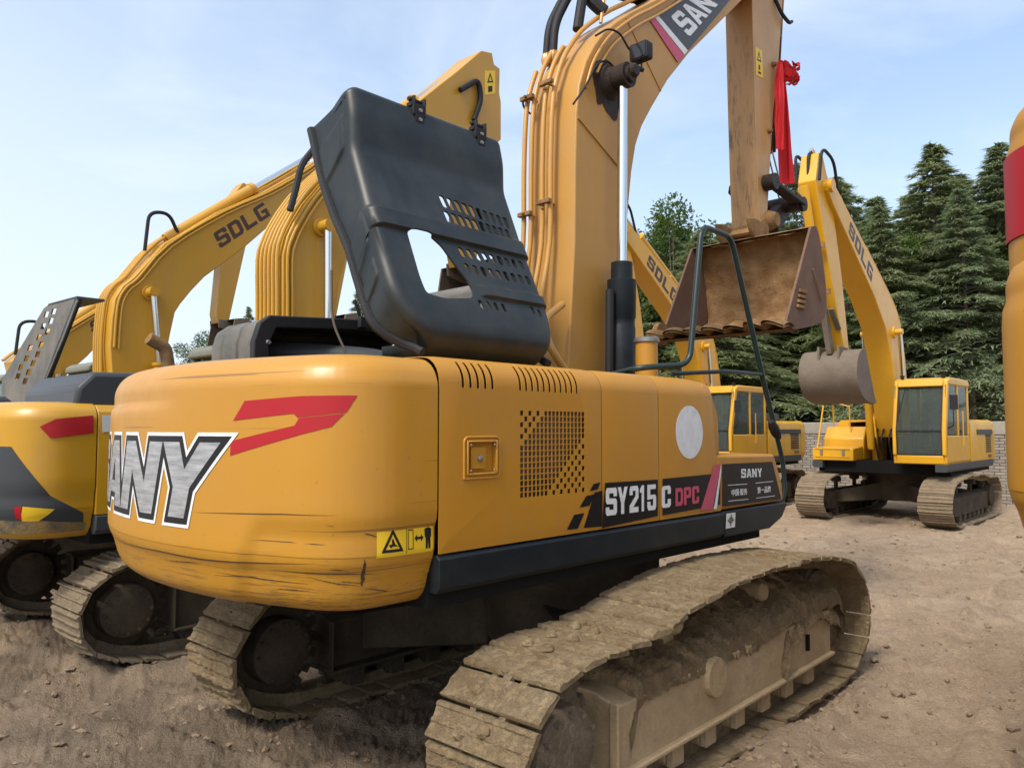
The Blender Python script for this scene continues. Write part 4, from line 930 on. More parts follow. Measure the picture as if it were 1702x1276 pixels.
# ================================================================ other excavators
def frustum_box(mb,x0,x1,y0,y1,z0,z1): return mb.box(x0,x1,y0,y1,z0,z1)
def poly_boom(root,poly,m,v0=-.25,v1=.25,name='boom'): return MB().ex(poly,v0,v1).obj(name,m,root,bevel=.012)
def cyl(root,a,b,r,split,mc,name='boom_cylinder',rr=None):
    a,b=Vector(a),Vector(b); d=b-a
    c=MB().lathe(a,a+d*split,[(0,r*.9),(.03,r),(.96,r),(.965,r*1.2),(1,r*1.2)],16).obj(name,mc,root)
    MB().rod(a+d*(split-.02),b,rr or r*.55,14).obj('cylinder_rod',M['chrome'],c); return c
def pipes(BO,kb,xs,off=.05,r=.022,m=None,z0=1.9,z1=9):
    for x in xs:
        P=along(kb,x,off,z0,z1)
        if len(P)>1: MB().tube(smooth(P,3),r,8).obj('hydraulic_pipe',m or M['pipe'],BO)
def cab(root,m,x0=-1.36,x1=-.40,y0=.05,y1=1.82,zt=2.92):
    b=MB()
    b.ex([(y0,1.25),(y1,1.25),(y1+.05,1.8),(y0,1.8)],x0,x0+.06).ex([(y0,1.25),(y1,1.25),(y1+.05,1.8),(y0,1.8)],x1-.06,x1)
    b.box(x0,x1,y0,y1,1.25,1.32); b.box(x0+.06,x1-.06,y0,y0+.06,1.25,1.85); b.ex([(y1-.04,1.25),(y1,1.25),(y1+.02,1.42),(y1-.02,1.42)],x0+.06,x1-.06)
    for x in (x0,x1-.07):
        b.ex([(y0,1.8),(y0+.10,1.8),(y0+.10,zt-.12),(y0,zt-.12)],x,x+.07)
        b.ex([(y1-.06,1.42),(y1+.05,1.42),(y1+.05,1.9),(y1-.18,zt-.05),(y1-.30,zt-.05),(y1-.06,1.9)],x,x+.08 if x==x0 else x+.07)
        b.ex([(.86,1.8),(.94,1.8),(.94,zt-.1),(.86,zt-.1)],x,x+.065)
    b.ex([(y1-.30,zt-.16),(y1-.12,zt-.16),(y1-.16,zt-.02),(y1-.30,zt-.02)],x0+.07,x1-.07)
    C=b.obj('cab',m,root,bevel=.02)
    MB().ex([(y0-.04,zt-.13),(y1-.2,zt-.13),(y1-.2,zt-.03),(y1-.35,zt+.02),(y0+.05,zt+.02),(y0-.04,zt-.04)],x0-.01,x1+.01).obj('cab_roof',m,C,bevel=.03,seg=3)
    MB().ex([(y1-.01,1.42),(y1+.015,1.42),(y1+.03,1.9),(y1-.20,zt-.14),(y1-.22,zt-.14),(y1-.005,1.9)],x0+.08,x1-.07).obj('windscreen',M['glass'],C)
    MB().box(x0+.02,x0+.03,y0+.1,y1-.1,1.8,zt-.13).obj('window',M['glass'],C)
    MB().box(x1-.03,x1-.02,y0+.1,y1-.1,1.8,zt-.13).obj('window',M['glass'],C)
    MB().box(x0+.08,x1-.08,y0+.015,y0+.025,1.86,zt-.16).obj('window',M['glass'],C)
    MB().tube([(x1-.25,y1+.01,2.72),(x1-.16,y1+.08,2.25)],.008,6).tube([(x1-.16,y1+.03,2.5),(x1-.13,y1+.09,2.05)],.008,6).obj('wiper',M['rubber'],C)
    MB().box(x0-.012,x0+.005,.72,.84,1.85,1.9).obj('door_handle',M['rubber'],C)
    for (a_,b_,c_,d_) in ((x0+.075,x0+.095,1.44,zt-.15),(x1-.09,x1-.07,1.44,zt-.15)): MB().beam(((a_+b_)/2,y1+.012,c_),((a_+b_)/2,y1+.04,1.9),.022,.02).beam(((a_+b_)/2,y1+.04,1.9),((a_+b_)/2,y1-.19,d_),.022,.02).obj('window_seal',M['rubber'],C)
    MB().box(x0+.08,x1-.08,y1+.02,y1+.04,1.88,1.905).box(x0+.08,x1-.08,y1-.0,y1+.022,1.425,1.445).obj('window_seal',M['rubber'],C)
    MB().ex([(y0+.35,1.45),(y0+.85,1.5),(y0+.85,1.62),(y0+.45,1.60),(y0+.38,2.3),(y0+.25,2.3)],x0+.28,x1-.28).obj('seat',M['grey'],C,bevel=.03)
    MB().box(x0+.12,x0+.26,y0+.3,y1-.35,1.4,1.85).box(x1-.26,x1-.12,y0+.3,y1-.35,1.4,1.85).tube([(x0+.3,y1-.3,1.4),(x0+.35,y1-.35,1.95)],.02,6).tube([(x1-.3,y1-.3,1.4),(x1-.35,y1-.35,1.95)],.02,6).box(x0+.07,x1-.07,y0+.065,y0+.09,1.4,2.1).box(x0+.07,x1-.07,y0+.06,y1-.1,1.325,1.36).obj('console',M['rubber'],C,bevel=.01)
    MB().tube(bend([(x0-.01,y1-.1,1.95),(x0-.13,y1+.02,2.0),(x0-.13,y1+.02,2.35)],.05,3),.012,6).box(x0-.21,x0-.07,y1+.0,y1+.03,2.3,2.58).obj('mirror',M['rubber'],C,bevel=.005)
    MB().tube([(x1+.03,y0+.4,1.7),(x1+.05,y0+.4,2.5)],.012,6).tube([(x0-.03,.7,1.6),(x0-.03,.7,2.3)],.012,6).obj('grab_rail',m,C)
    for x in (x0+.1,x1-.12): MB().lathe((x,y1-.3,zt+.01),(x,y1-.3,zt+.08),[(0,.03),(1,.05)],8).obj('work_light',M['rubber'],C)
    return C
def decal_x(root,x,lps,q,m,name='lettering',sgn=1,th=.002):
    mpq=quadmap([Vector((x,*p)) for p in q],Vector((sgn,0,0))); return plate(name,lps,m,root,lambda a,b,h:mpq(a,b,h),th)
WIDE='SDLG'
def house(root,m,vents=True,zt=2.14,hood=True,cabm=None,skm=None):
    skm=skm or M['greydark']
    mb=MB(); mb.grid(lambda a,b:(lambda q:(q[0],q[1],1.12+(q[2]-1.17)*(zt-1.12)/1.1))(cwfn(a,b)),90,(len(CPROF)-1)); CW=mb.obj('counterweight',m,root,ang=60)
    MB().box(-1.28,1.28,-1.99,1.3,1.02,1.26).box(-1.25,.9,-1.98,-.1,1.26,zt-.15).obj('platform',M['dark'],root)
    MB().ey([(1.15,1.10),(1.34,1.10),(1.37,1.14),(1.37,1.25),(1.15,1.25)],-1.975,1.45).ey([(-1.15,1.10),(-1.34,1.10),(-1.37,1.14),(-1.37,1.25),(-1.15,1.25)],-1.975,1.86).obj('side_skirt',skm,root,bevel=.008)
    for u0,u1 in ((-1.975,-.95),(-.94,-.05)):
        d=MB().ey([(1.1,1.255),(1.36,1.255),(1.36,zt-.14),(1.34,zt-.06),(1.28,zt-.01),(.2,zt),(.2,zt-.03),(1.1,zt-.06)],u0,u1).obj('side_door',m,root,bevel=.008)
        MB().box(1.362,1.375,(u0+u1)/2-.05,(u0+u1)/2+.05,1.62,1.69).obj('latch',M['rubber'],d)
        d=MB().ey([(-1.1,1.255),(-1.36,1.255),(-1.36,zt-.14),(-1.34,zt-.06),(-1.28,zt-.01),(-.2,zt),(-.2,zt-.03),(-1.1,zt-.06)],u0,u1).obj('side_door',m,root,bevel=.008)
        if vents and u0<-1.5:
            g=MB()
            for k in range(9): g.box(-1.372,-1.362,u0+.15,u0+.62,1.42+k*.045,1.445+k*.045)
            g.obj('vent',M['rubber'],d)
    # band and lettering along the left rear door
    d=MB().box(-1.374,-1.362,-1.97,-.55,zt-.33,zt-.22).obj('dark_band',M['greydark'],root)
    decal_x(root,-1.3625,word('SDLG'),[(-1.30,1.92-.15),(-1.86,1.92-.15),(-1.86,2.04-.15),(-1.30,2.04-.15)],M['sdlgink'],sgn=-1)
    decal_x(root,-1.3625,sub(word('5215'),0,1,0,1),[(-1.55,1.30),(-1.86,1.30),(-1.86,1.36),(-1.55,1.36)],M['sdlgink'],sgn=-1)
    # right front: tank and toolbox
    MB().ex([(-.03,1.26),(.82,1.26),(.80,1.72),(.60,1.98),(-.03,1.98)],.50,1.36).obj('fuel_tank',m,root,bevel=.03,seg=3)
    t=MB().ex([(.84,1.26),(1.46,1.26),(1.46,1.52),(.84,1.56)],.50,1.36).obj('toolbox',m,root,bevel=.02)
    for x in (.70,1.16): MB().box(x-.025,x+.025,1.46,1.49,1.38,1.50).obj('latch',M['steel'],t)
    MB().box(.56,1.30,1.462,1.475,1.33,1.35).box(.56,1.30,1.462,1.475,1.50,1.515).obj('lid_edge',m,t)
    MB().tube(bend([(1.30,1.42,1.3),(1.22,1.1,2.55),(1.22,.6,2.6),(1.22,.55,1.95)],.08,4),.018,8).tube([(.80,.75,1.95),(.80,.75,2.45)],.016,8).tube([(.80,.75,2.42),(1.22,.85,2.55)],.014,8).obj('handrail',m,root)
    if hood:
        MB().box(-.9,.9,-1.75,-.25,zt-.01,zt+.20).obj('engine_hood',M['greydark'],root,bevel=.06,seg=3)
        MB().tube(bend([(.5,-1.0,zt+.1),(.5,-1.0,zt+.42),(.5,-1.22,zt+.55)],.12,5),.05,14).obj('exhaust_pipe',M['rust'],root)
    if cabm is not False: cab(root,cabm or m)
    MB().box(-.40,-.29,-.05,.55,1.2,2.15).box(.29,.42,-.05,.55,1.2,2.15).obj('boom_bracket',m,root,bevel=.02)
    for x in (-.2,-.05,.1,.22): MB().tube(bend([(x,.75,1.3),(x,.95,1.7),(x,.75,1.95),(x,.5,1.9)],.1,4),.02,8).obj('hydraulic_hose',M['rubber'],root)
    return CW
def simple_bucket(root,piv,m,w=.55,flip=1,sc=1.0,name='bucket',ang=0):
    # profile hangs below the pivot, opening towards -y
    P=[(.12,.05),(.42,-.05),(.62,-.32),(.62,-.70),(.38,-1.0),(0,-1.12),(-.42,-1.13),(-.62,-1.08)]
    c,s=math.cos(ang),math.sin(ang)
    P=[(piv[0]+sc*flip*(y*c-z*s),piv[1]+sc*(y*s+z*c)) for y,z in P]
    S=[(p.y,p.z) for p in smooth([Vector((0,a,b)) for a,b in P],4)]
    B=shell(S,-w,w,.03,nx=6).obj(name,m,root,ang=50)
    c0=(piv[0]-.05*flip,piv[1]-.25*sc)
    for x in (-w-.025,w): MB().ex([S[0]]+S[1:],x,x+.028).obj('bucket_cheek',m,B,bevel=.004)
    e=Vector((0,S[-1][0]-S[-2][0],S[-1][1]-S[-2][1])).normalized()
    for k in range(5):
        x=-w+.06+(2*w-.12)*k/4; a=Vector((x,S[-1][0],S[-1][1])); MB().prism([a+Vector((i*.05,0,0))+Vector((0,-e.z,e.y))*j*.035 for i,j in((-1,-1),(1,-1),(1,1),(-1,1))],[a+e*.2+Vector((i*.035,0,0))+Vector((0,-e.z,e.y))*j*.01 for i,j in((-1,-1),(1,-1),(1,1),(-1,1))]).obj('bucket_tooth',M['steel'],B)
    for x in (-.2,.16): MB().ex([(piv[0]-.12,piv[1]+.08),(piv[0]+.5*flip,piv[1]+.1),(piv[0]+.5*flip,piv[1]-.2),(piv[0]-.1,piv[1]-.1)],x,x+.04).obj('bucket_ear',m,B,bevel=.01)
    return B
# ---- the pair facing us on the right: one is built, the other copied
THE=R(223)
EE=thing('excavator','bright yellow excavator on the right facing the camera, small bucket hanging beside its cab','excavator',(8.53,16.94,0),-THE,'bright yellow excavators by the brick wall')
undercarriage(EE,None,(M['mudshoe'],M['under'],M['under'],M['under']),None,nx=3,mud=.006,gro=.026)
house(EE,M['sdlgfar'])
def normalised(P,ext):
    return P
eb=[(.05,1.75),(.12,2.3),(.30,3.4),(.50,4.05),(.80,4.45),(1.3,4.78),(2.5,5.45),(3.9,6.22),(4.3,6.42),(4.45,6.38),(4.50,6.20),(4.30,6.0),(3.2,5.25),(2.2,4.58),(1.55,4.0),(1.15,3.2),(.88,2.2),(.66,1.75)]
BE=MB().ex(eb,-.24,.24).obj('boom',M['sdlgfar'],EE,bevel=.015)
pipes(BE,eb[:7],(-.2,-.1,.0,.1,.2),m=M['sdlgfar'])
for sgn in (-1,1):
    q=[(2.35,4.82),(3.55,5.60),(3.42,5.84),(2.22,5.10)] 
    if sgn<0: q=[q[1],q[0],q[3],q[2]]
    decal_x(BE,.2405*sgn,word('SDLG',.2),q,M['sdlgink'],name='boom_lettering',sgn=sgn)
cyl(BE,(0,1.6,5.2),(0,4.62,6.95),.085,.62,M['sdlgfar'],'arm_cylinder')
for v in (-.36,.36): cyl(EE,(v,.75,1.5),(v,1.05,3.95),.08,.5,M['sdlgfar'])
MB().rod((-.42,1.05,3.95),(.42,1.05,3.95),.06,16).lathe((-.28,1.05,3.95),(.28,1.05,3.95),[(0,.13),(1,.13)],16).obj('boom_pin',M['sdlgfar'],BE)
for v in (-.3,.3): MB().tube(bend([(v,.45,1.95),(v,.75,2.3),(v*.8,.9,2.1),(v*.7,.9,1.7)],.1,4),.022,8).obj('hydraulic_pipe',M['sdlgfar'],EE)
ea=[(4.25,6.4),(4.52,6.86),(4.68,6.84),(4.86,6.3),(4.35,4.9),(3.78,3.6),(3.58,3.24),(3.42,3.34),(3.70,4.7),(4.02,5.8)]
AE=MB().ex(ea,-.16,.16).obj('arm',M['sdlgfar'],EE,bevel=.015)
MB().lathe((-.3,4.40,6.28),(.3,4.40,6.28),[(0,.12),(1,.12)],16).obj('arm_pin',M['sdlgfar'],AE)
cyl(AE,(0,4.98,6.2),(0,4.30,4.2),.075,.55,M['sdlgfar'],'bucket_cylinder')
MB().beam((.13,3.86,3.75),(.13,4.20,4.1),.04,.1,up=(1,0,0)).beam((-.13,3.86,3.75),(-.13,4.20,4.1),.04,.1,up=(1,0,0)).beam((0,4.20,4.1),(0,3.93,3.32),.16,.1,up=(1,0,0)).obj('link',M['bucketgrey'],AE,bevel=.01)
MB().lathe((-.22,3.55,3.34),(.22,3.55,3.34),[(0,.09),(1,.09)],16).obj('link_pin',M['bucketgrey'],AE)
MB().tube(bend([(.18,4.3,5.6),(.32,4.2,6.3),(.30,3.9,6.35),(.25,3.7,5.8)],.2,5),.025,8).tube(bend([(.18,4.5,5.6),(.30,4.2,5.2),(.22,4.4,4.7)],.2,5),.022,8).obj('hydraulic_hose',M['rubber'],AE)
simple_bucket(EE,(3.55,3.34),M['bucketgrey'],w=.50,sc=.80,ang=.12)
for v in (-.2,.0,.2): MB().tube(bend([(v,3.9,6.25),(v*1.2,4.2,6.8),(v*1.2,4.75,6.9),(v,4.8,6.3)],.2,5),.028,8).obj('hydraulic_hose',M['rubber'],BE)
MB().box(.30,.42,2.0,2.1,4.35,4.5).obj('work_light',M['rubber'],BE,bevel=.01)
for y_,z_ in ((4.55,5.2),(4.32,4.4)): MB().box(-.17,.17,y_-.01,y_+.03,z_-.05,z_+.05).obj('weld_plate',M['rust'],AE)
MB().lathe((-.6,-1.0,2.2),(-.6,-1.0,2.75),[(0,.10),(.7,.10),(.72,.06),(1,.06)],14).obj('air_intake',M['rubber'],EE)
# ---- three parked in the same row on the left
AC=(-2.99,8.52); THA=.733
def rowmachine(k,label,poly,m,cabmat,paint_cw=None,hood=True):
    cx,cy=AC[0]-3.01*k,AC[1]+2.58*k
    r=thing('excavator',label,'excavator',(cx,cy,0),-THA,'yellow excavators parked in the row on the left')
    undercarriage(r,None,(M['mudshoe'],M['under'],M['under'],M['under']),None,nx=5 if k==0 else 2,mud=.006,gro=.026,detail=(k==0))
    CW=house(r,m,hood=hood,cabm=cabmat)
    B=poly_boom(r,poly,m)
    return r,CW,B,Frame(cx,cy,THA)
FA=Frame(AC[0],AC[1],THA); FQ=Frame(-6.0,11.1,THA); FR_=Frame(-9.01,13.68,THA)
pa=[(.15,1.75),(.30,2.6)]+FA.xs([(470,520),(470,424),(478,392),(489,369),(508,338),(536,305)],.25)+[(1.6,5.65)]+FA.xs([(700,165),(760,118),(800,84),(818,88),(833,170),(833,232),(800,262)],.25)+[(2.9,5.45),(2.0,4.7),(1.4,4.15)]+FA.xs([(575,430),(563,469),(557,530)],.25)+[(.78,1.75)]
EA,CWA,BA,_=rowmachine(0,'yellow excavator just left of the near one, grey swoosh and red stripe on its tail','' or pa,M['sdlg'],M['green'],hood=False)
def boomkit(r,BO,fr,poly_back,pinpx,foot,m,n=6,splitz=9,cylpx=None,letq=None,let='SDLG'):
    pipes(BO,poly_back,[-.22+.085*i for i in range(n)],m=m,z0=2.2,off=.045,r=.024)
    for j,o in enumerate((.05,.11)): 
        P=[Vector((.268,y+o,z-o*.3)) for y,z in poly_back[1:]]; MB().tube(smooth(P,3),.018,8).obj('hydraulic_pipe',m,BO)
    y,z=fr.x(*pinpx,.40)
    for v in (-.40,.40): cyl(r,(v,.85,1.6),(v,y,z),.085,.56,m)
    MB().lathe((-.46,y,z),(.46,y,z),[(0,.075),(1,.075)],14).lathe((-.27,y,z),(.30,y,z),[(0,.16),(1,.11)],18).obj('boom_pin',m,BO)
    if cylpx:
        (a,b,c)=cylpx; a=Vector((0,*fr.x(*a,0)));b=Vector((0,*fr.x(*b,0)));c=Vector((0,*fr.x(*c,0))); sp=(b-a).length/(c-a).length
        cyl(BO,a,c,.095,sp,m,'arm_cylinder')
        MB().tube(bend([a+Vector((.1,-.35,-.25)),a+Vector((.1,-.30,.35)),a+Vector((.1,.0,.40)),a+Vector((.08,.15,.12))],.15,5),.028,8).obj('hydraulic_hose',M['rubber'],BO)
    if letq: decal_x(BO,.2505,word(let,.16),[fr.x(*p,.25) for p in letq],M['sdlgink'],name='boom_lettering')
boomkit(EA,BA,FA,[(.27,2.3)]+pa[1:9],(545,375),None,M['sdlg'],cylpx=((600,232),(690,172),(797,95)))
q=[FA.x(*p,.25) for p in [(806,158),(823,156),(823,118),(806,118)]]; decal_x(BA,.2505,[[(0,0),(1,0),(1,1),(0,1)]],q,M['sticker'],name='warning_sticker')
decal_x(BA,.2525,[[(.2,.5),(.8,.5),(.5,.92)],[(.35,.56),(.65,.56),(.5,.8)],[(.3,.1),(.7,.1),(.7,.35),(.3,.35)]],q,M['ink'],name='sticker_mark')
MB().tube(bend([Vector((.3,*FA.x(765,150,.3))),Vector((.3,*FA.x(795,132,.3))),Vector((.3,*FA.x(800,165,.3))),Vector((.3,*FA.x(788,200,.3)))],.3,7),.04,10).obj('hydraulic_hose',M['rubber'],BA)
MB().tube(bend([Vector((.28,*FA.x(520,250,.28))),Vector((.28,*FA.x(500,275,.28))),Vector((.28,*FA.x(493,310,.28))),Vector((.28,*FA.x(482,350,.28)))],.2,5),.04,8).obj('hydraulic_hose',M['rubber'],BA)
AA=[(3.8,7.3),(4.1,7.6),(4.3,7.3),(4.1,5.4),(3.7,4.0),(3.45,4.0),(3.5,5.4),(3.6,6.6)]
def arm(r,tip,m,bm,sc=1.0):
    y,z=tip; P=[(y-.35,z-.1),(y+.05,z+.5),(y+.3,z+.45),(y+.28,z-.3),(y-.2,z-2.6),(y-.45,z-2.7),(y-.5,z-2.5),(y-.4,z-1.2)]
    A=MB().ex(P,-.16,.16).obj('arm',m,r,bevel=.015); simple_bucket(r,(y-.35,z-2.7),bm,w=.5,sc=.9,ang=.4); return A
arm(EA,(3.72,6.95),M['sdlg'],M['bucketgrey'])
# rear-corner markings of the nearest one
def apx(px,py):
    d=FA.lo(ray(px,py)); o=FA.o; best=None
    for j in range(len(CP)-1):
        a,b=CP[j],CP[j+1]; e=b-a; den=d.x*e.y-d.y*e.x
        if abs(den)<1e-9: continue
        w=a-o; t=(w.x*e.y-w.y*e.x)/den; q=(w.x*d.y-w.y*d.x)/den
        if -.001<=q<=1.001 and t>0 and (best is None or t<best[0]): best=(t,CL[j]+q*e.length,o.z+t*d.z)
    return best[1:] if best else (CT,2)
def asurf(s,z,off): 
    p,n=cpos(s); zz=1.17+(z-1.12)*1.1/(2.14-1.12); return p+Vector((0,0,z))-n*(cins(zz)+crec(s,zz)-off)
def adec(name,px,m,off=.007):
    pts=[apx(*p) for p in px]; return plate(name,[pts],m,CWA,lambda x,y,h:asurf(x,y,off+h),.0015,.06)
adec('red_stripe',[(66,709),(93,696),(155,690),(155,719),(84,728)],M['red'])
sA=apx(19,742)
GS=plate('grey_swoosh',[[(0.3,1.22),(0.3,1.83),(sA[0],sA[1]+.0)]+[apx(84,824),apx(112,838),apx(140,852)]+[(CT-.06,1.24),(CT-.06,1.20)]],M['greydark'],CWA,lambda x,y,h:asurf(x,y,.003+h),.0015,.06)
M['scuff']=muddy('scuffed_tail',(.10,.095,.075),(.42,.26,.08),(.22,.17,.11),5,.5,.01,.7)
plate('scuffed_edge',[[(.3,1.135),(.3,1.245),(1.6,1.262),(CT-.35,1.235),(CT-.04,1.20),(CT-.04,1.135)]],M['scuff'],CWA,lambda x,y,h:asurf(x,y,.0085+h),.0015,.06)
adec('worn_sticker',[(30,868),(36,842),(92,846),(80,856),(60,868)],M['sticker'],.006); adec('worn_sticker',[(20,862),(22,842),(34,842),(30,866)],M['red'],.006)
decal_x(EA,1.3625,[[(0,0),(1,0),(1,1),(0,1)]],[FA.x(*p,1.36) for p in [(170,718),(189,717),(189,690),(170,690)]],M['paper'],name='white_label')
# its raised grey bonnet, flat cover and exhaust
UH=-1.9
def ay(px,py,u=UH): return FA.y(px,py,u)
hp=[ay(*p) for p in [(3,655),(0,632),(26,575),(57,511),(66,503),(110,491),(112,500),(96,560),(68,650),(60,668),(27,671)]]
sl=[]
for a,b in ((61,521),(58,541),(53,560),(73,516),(70,532),(66,550),(40,577),(36,595),(58,572),(54,588),(48,603),(28,610),(25,625),(42,618),(38,633)):
    sl.append([ay(a-3,b+5),ay(a+4,b+5),ay(a+6,b-5),ay(a-1,b-5)])
HA=plate('bonnet',[hp]+sl,M['grey'],EA,lambda x,y,h:Vector((x,UH+h+ .10*(y-2.3),y)),.012); tag(HA,'grey slotted bonnet plate standing raised')
mb=MB(); a=[ay(66,503),ay(110,491),ay(96,560),ay(68,650)]
k=lambda p,du:(p[0],UH+du+.10*(p[1]-2.3),p[1])
mb.prism([k(ay(64,503),0),k(ay(111,490),0),k(ay(111,494),0),k(ay(64,507),0)],[k(ay(64,503),.24),k(ay(111,490),.24),k(ay(111,494),.24),k(ay(64,507),.24)])
mb.prism([k(ay(111,494),0),k(ay(68,650),0),k(ay(65,650),0),k(ay(108,494),0)],[k(ay(111,494),.05),k(ay(68,650),.05),k(ay(65,650),.05),k(ay(108,494),.05)])
mb.obj('bonnet_flange',M['greydark'],HA)
MB().ex([(-2.12,2.10),(-2.10,2.27),(-1.98,2.40),(-.5,2.44),(-.4,2.1)],-.05,1.24).obj('engine_cover',M['greydark'],EA,bevel=.04,seg=3)
p1=Vector((.3,*FA.x(247,562,.3))); p2=Vector((.3,*FA.x(275,578,.3))); p3=Vector((.3,*FA.x(281,615,.3)))
MB().tube(bend([p1,p1.lerp(p2,.4)+Vector((0,0,0)),p2,p3,p3-Vector((0,0,.3))],.14,6),.062,16).obj('exhaust_pipe',M['rust'],EA)
MB().lathe((-.6,-.6,2.1),(-.6,-.6,2.35),[(0,.12),(1,.10)],14).obj('air_intake',M['rubber'],EA)
# the second and third of the row
pq=[(.10,1.75),(.12,2.6)]+FQ.xs([(183,575),(186,530),(191,496),(204,475),(223,460),(273,405),(364,351),(440,318),(495,287),(527,265)],.25)+[(4.3,7.1),(4.5,6.9),(4.35,6.6)]+FQ.xs([(560,285),(455,369),(410,408),(377,433),(340,460),(318,483),(300,505),(291,519),(282,560),(273,612)],.25)+[(.8,1.75)]
EQ,CWQ,BQ,_=rowmachine(1,'yellow excavator whose boom with SDLG lettering points at the raised black bonnet from the left','' or pq,M['sdlg'],M['green'])
boomkit(EQ,BQ,FQ,[(.1,2.3)]+pq[2:12],(255,485),None,M['sdlg'],n=4,cylpx=((275,398),(424,318),(522,256)),letq=[(366,413),(450,358),(437,336),(354,388)])
arm(EQ,(4.2,6.6),M['sdlg'],M['bucketgrey'])
pr=[(-.05,1.9)]+FR_.xs([(30,640),(20,600),(40,585),(73,570),(100,550),(182,500),(260,450),(330,405)],.25)+[(4.4,7.2)]+FR_.xs([(345,425),(250,500),(200,540),(173,562),(145,592),(114,619),(100,640)],.25)+[(1.0,1.9)]
ER,CWR,BR,_=rowmachine(2,'farthest yellow excavator of the left row, only its boom visible behind the raised grey bonnet','' or pr,M['sdlg'],M['green'])
boomkit(ER,BR,FR_,pr[2:8],(95,615),None,M['sdlg'],n=2,cylpx=((60,570),(187,487),(300,420)),letq=[(152,552),(182,533),(179,517),(149,536)],let='SD')
arm(ER,(4.3,6.9),M['sdlg'],M['bucketgrey'])
# second bright machine: copy, further off to the left
EF=copy_tree(EE); EF.location=(5.25,19.75,0); EF['label']='bright yellow excavator half hidden behind the black handrail and the large rusty bucket'
# ---- big machine cut by the right edge of the picture
THN=.80
NB=thing('excavator','yellow excavator cut by the right edge of the picture, red band on its tail','excavator',(0,0,0),-THN)
undercarriage(NB,Matrix.Rotation(.24,4,'Z'),(M['mudshoe'],M['under'],M['under'],M['under']),None,nx=4,mud=.006,gro=.026,detail=False)
mb=MB(); mb.grid(lambda a,b:(lambda q:(q[0]*1.04,q[1]*1.04,1.40+(q[2]-1.13)*1.13))(cwfn(a,b)),160,(len(CPROF)-1)); NC=mb.obj('counterweight',M['sany'],NB,ang=60)
mb=MB(); mb.grid(lambda a,b:(lambda q:(q[0]*1.02,q[1]*1.022,2.22+(q[2]-1.13)*.98))(cwfn(a,b)),160,(len(CPROF)-1)); NH=mb.obj('rear_hood',M['sany'],NB,ang=60)
mb=MB(); mb.grid(lambda a,b:(lambda p,n:Vector((p.x*1.02,p.y*1.022,2.73+.36*b))+n*.008)(*cpos(CT*a)),120,2); mb.grid(lambda a,b:(lambda p,n:Vector((p.x*1.02,p.y*1.022,2.73+.36*b))+n*.004)(*cpos(CT*a)),120,2); mb.obj('red_band',M['red'],NH)
MB().box(-1.3,1.3,-2.0,1.5,1.15,1.4).box(-1.38,1.38,-1.98,-.1,1.4,2.4).box(.45,1.38,-.05,1.0,1.4,2.3).obj('side_panel',M['sany'],NB,bevel=.04)
MB().box(1.36,1.40,-1.0,-.99,1.42,2.38).obj('panel_joint',M['dark'],NB)
cab(NB,M['sany']); nbp=[(y*1.05,z*1.05) for y,z in eb]; MB().ex(nbp,-.27,.27).obj('boom',M['sanyboom'],NB,bevel=.015)
for v in (-.40,.40): cyl(NB,(v,.8,1.6),(v,1.12,4.1),.09,.5,M['sanyboom'])
arm(NB,(4.6,7.0),M['sanyboom'],M['rust'])
# leftmost silhouette of its tail must run along one sight line
fx=Vector((math.sin(THN),math.cos(THN),0)); rx_=Vector((math.cos(THN),-math.sin(THN),0))
best=min((( (q.x*1.04)*rx_+(q.y*1.04)*fx) for q in CP),key=lambda w:w.x-.64*w.y)
NB.location=Vector((.6405*3.3,3.3,0))-best
# ================================================================ red ribbon tied on the arm
RB=MB()
def rb(P,w,th=.012,wob=.02,sd=0,n=30):
    P=smooth([Vector(p) for p in P],8)
    def fn(a,b):
        k=a*(len(P)-1); j=min(int(k),len(P)-2); p=P[j].lerp(P[j+1],k-j); q=wob*noise.noise(Vector((a*5,b*4+sd,sd)))
        ww=w*(.35+.65*min(1,a*2.2)); fold=.02*math.sin(b*9+a*3+sd)
        return (p.x+(b-.5)*ww*.75+q,p.y+(b-.5)*ww*.6+fold,p.z+q)
    RB.grid(fn,n,14); RB.grid(lambda a,b:Vector(fn(a,b))+Vector((.006,-.004,0)),n,14)
def RX(px,py,v=.16): return Vector((v,*F1.x(px,py,v)))
rb([RX(1297,100),RX(1299,160),RX(1303,230),RX(1308,306)],.17,sd=1,wob=.008); rb([RX(1296,105,.2),RX(1295,170,.2),RX(1296,248,.2)],.12,sd=5)
for i in range(26):
    rr=random.Random(i); c=RX(1311+rr.uniform(-8,9),122+rr.uniform(-13,15),.15); a=rr.uniform(0,6.28); r=.05
    RB.grid(lambda p,q:c+Vector((r*math.cos(a+p*4)*(.4+q),r*math.sin(a+p*4)*(.4+q)+.02*q,.05*math.sin(p*7+i)*q+r*(q-.5))),7,3)
rbo=RB.obj('ribbon',M['cloth'],None,ang=80); rbo.location=(F1.c.x,F1.c.y,0); rbo.rotation_euler=(0,0,-TH)
tag(rbo,'bright red cloth ribbon with a rosette, tied to the arm and hanging down','ribbon')
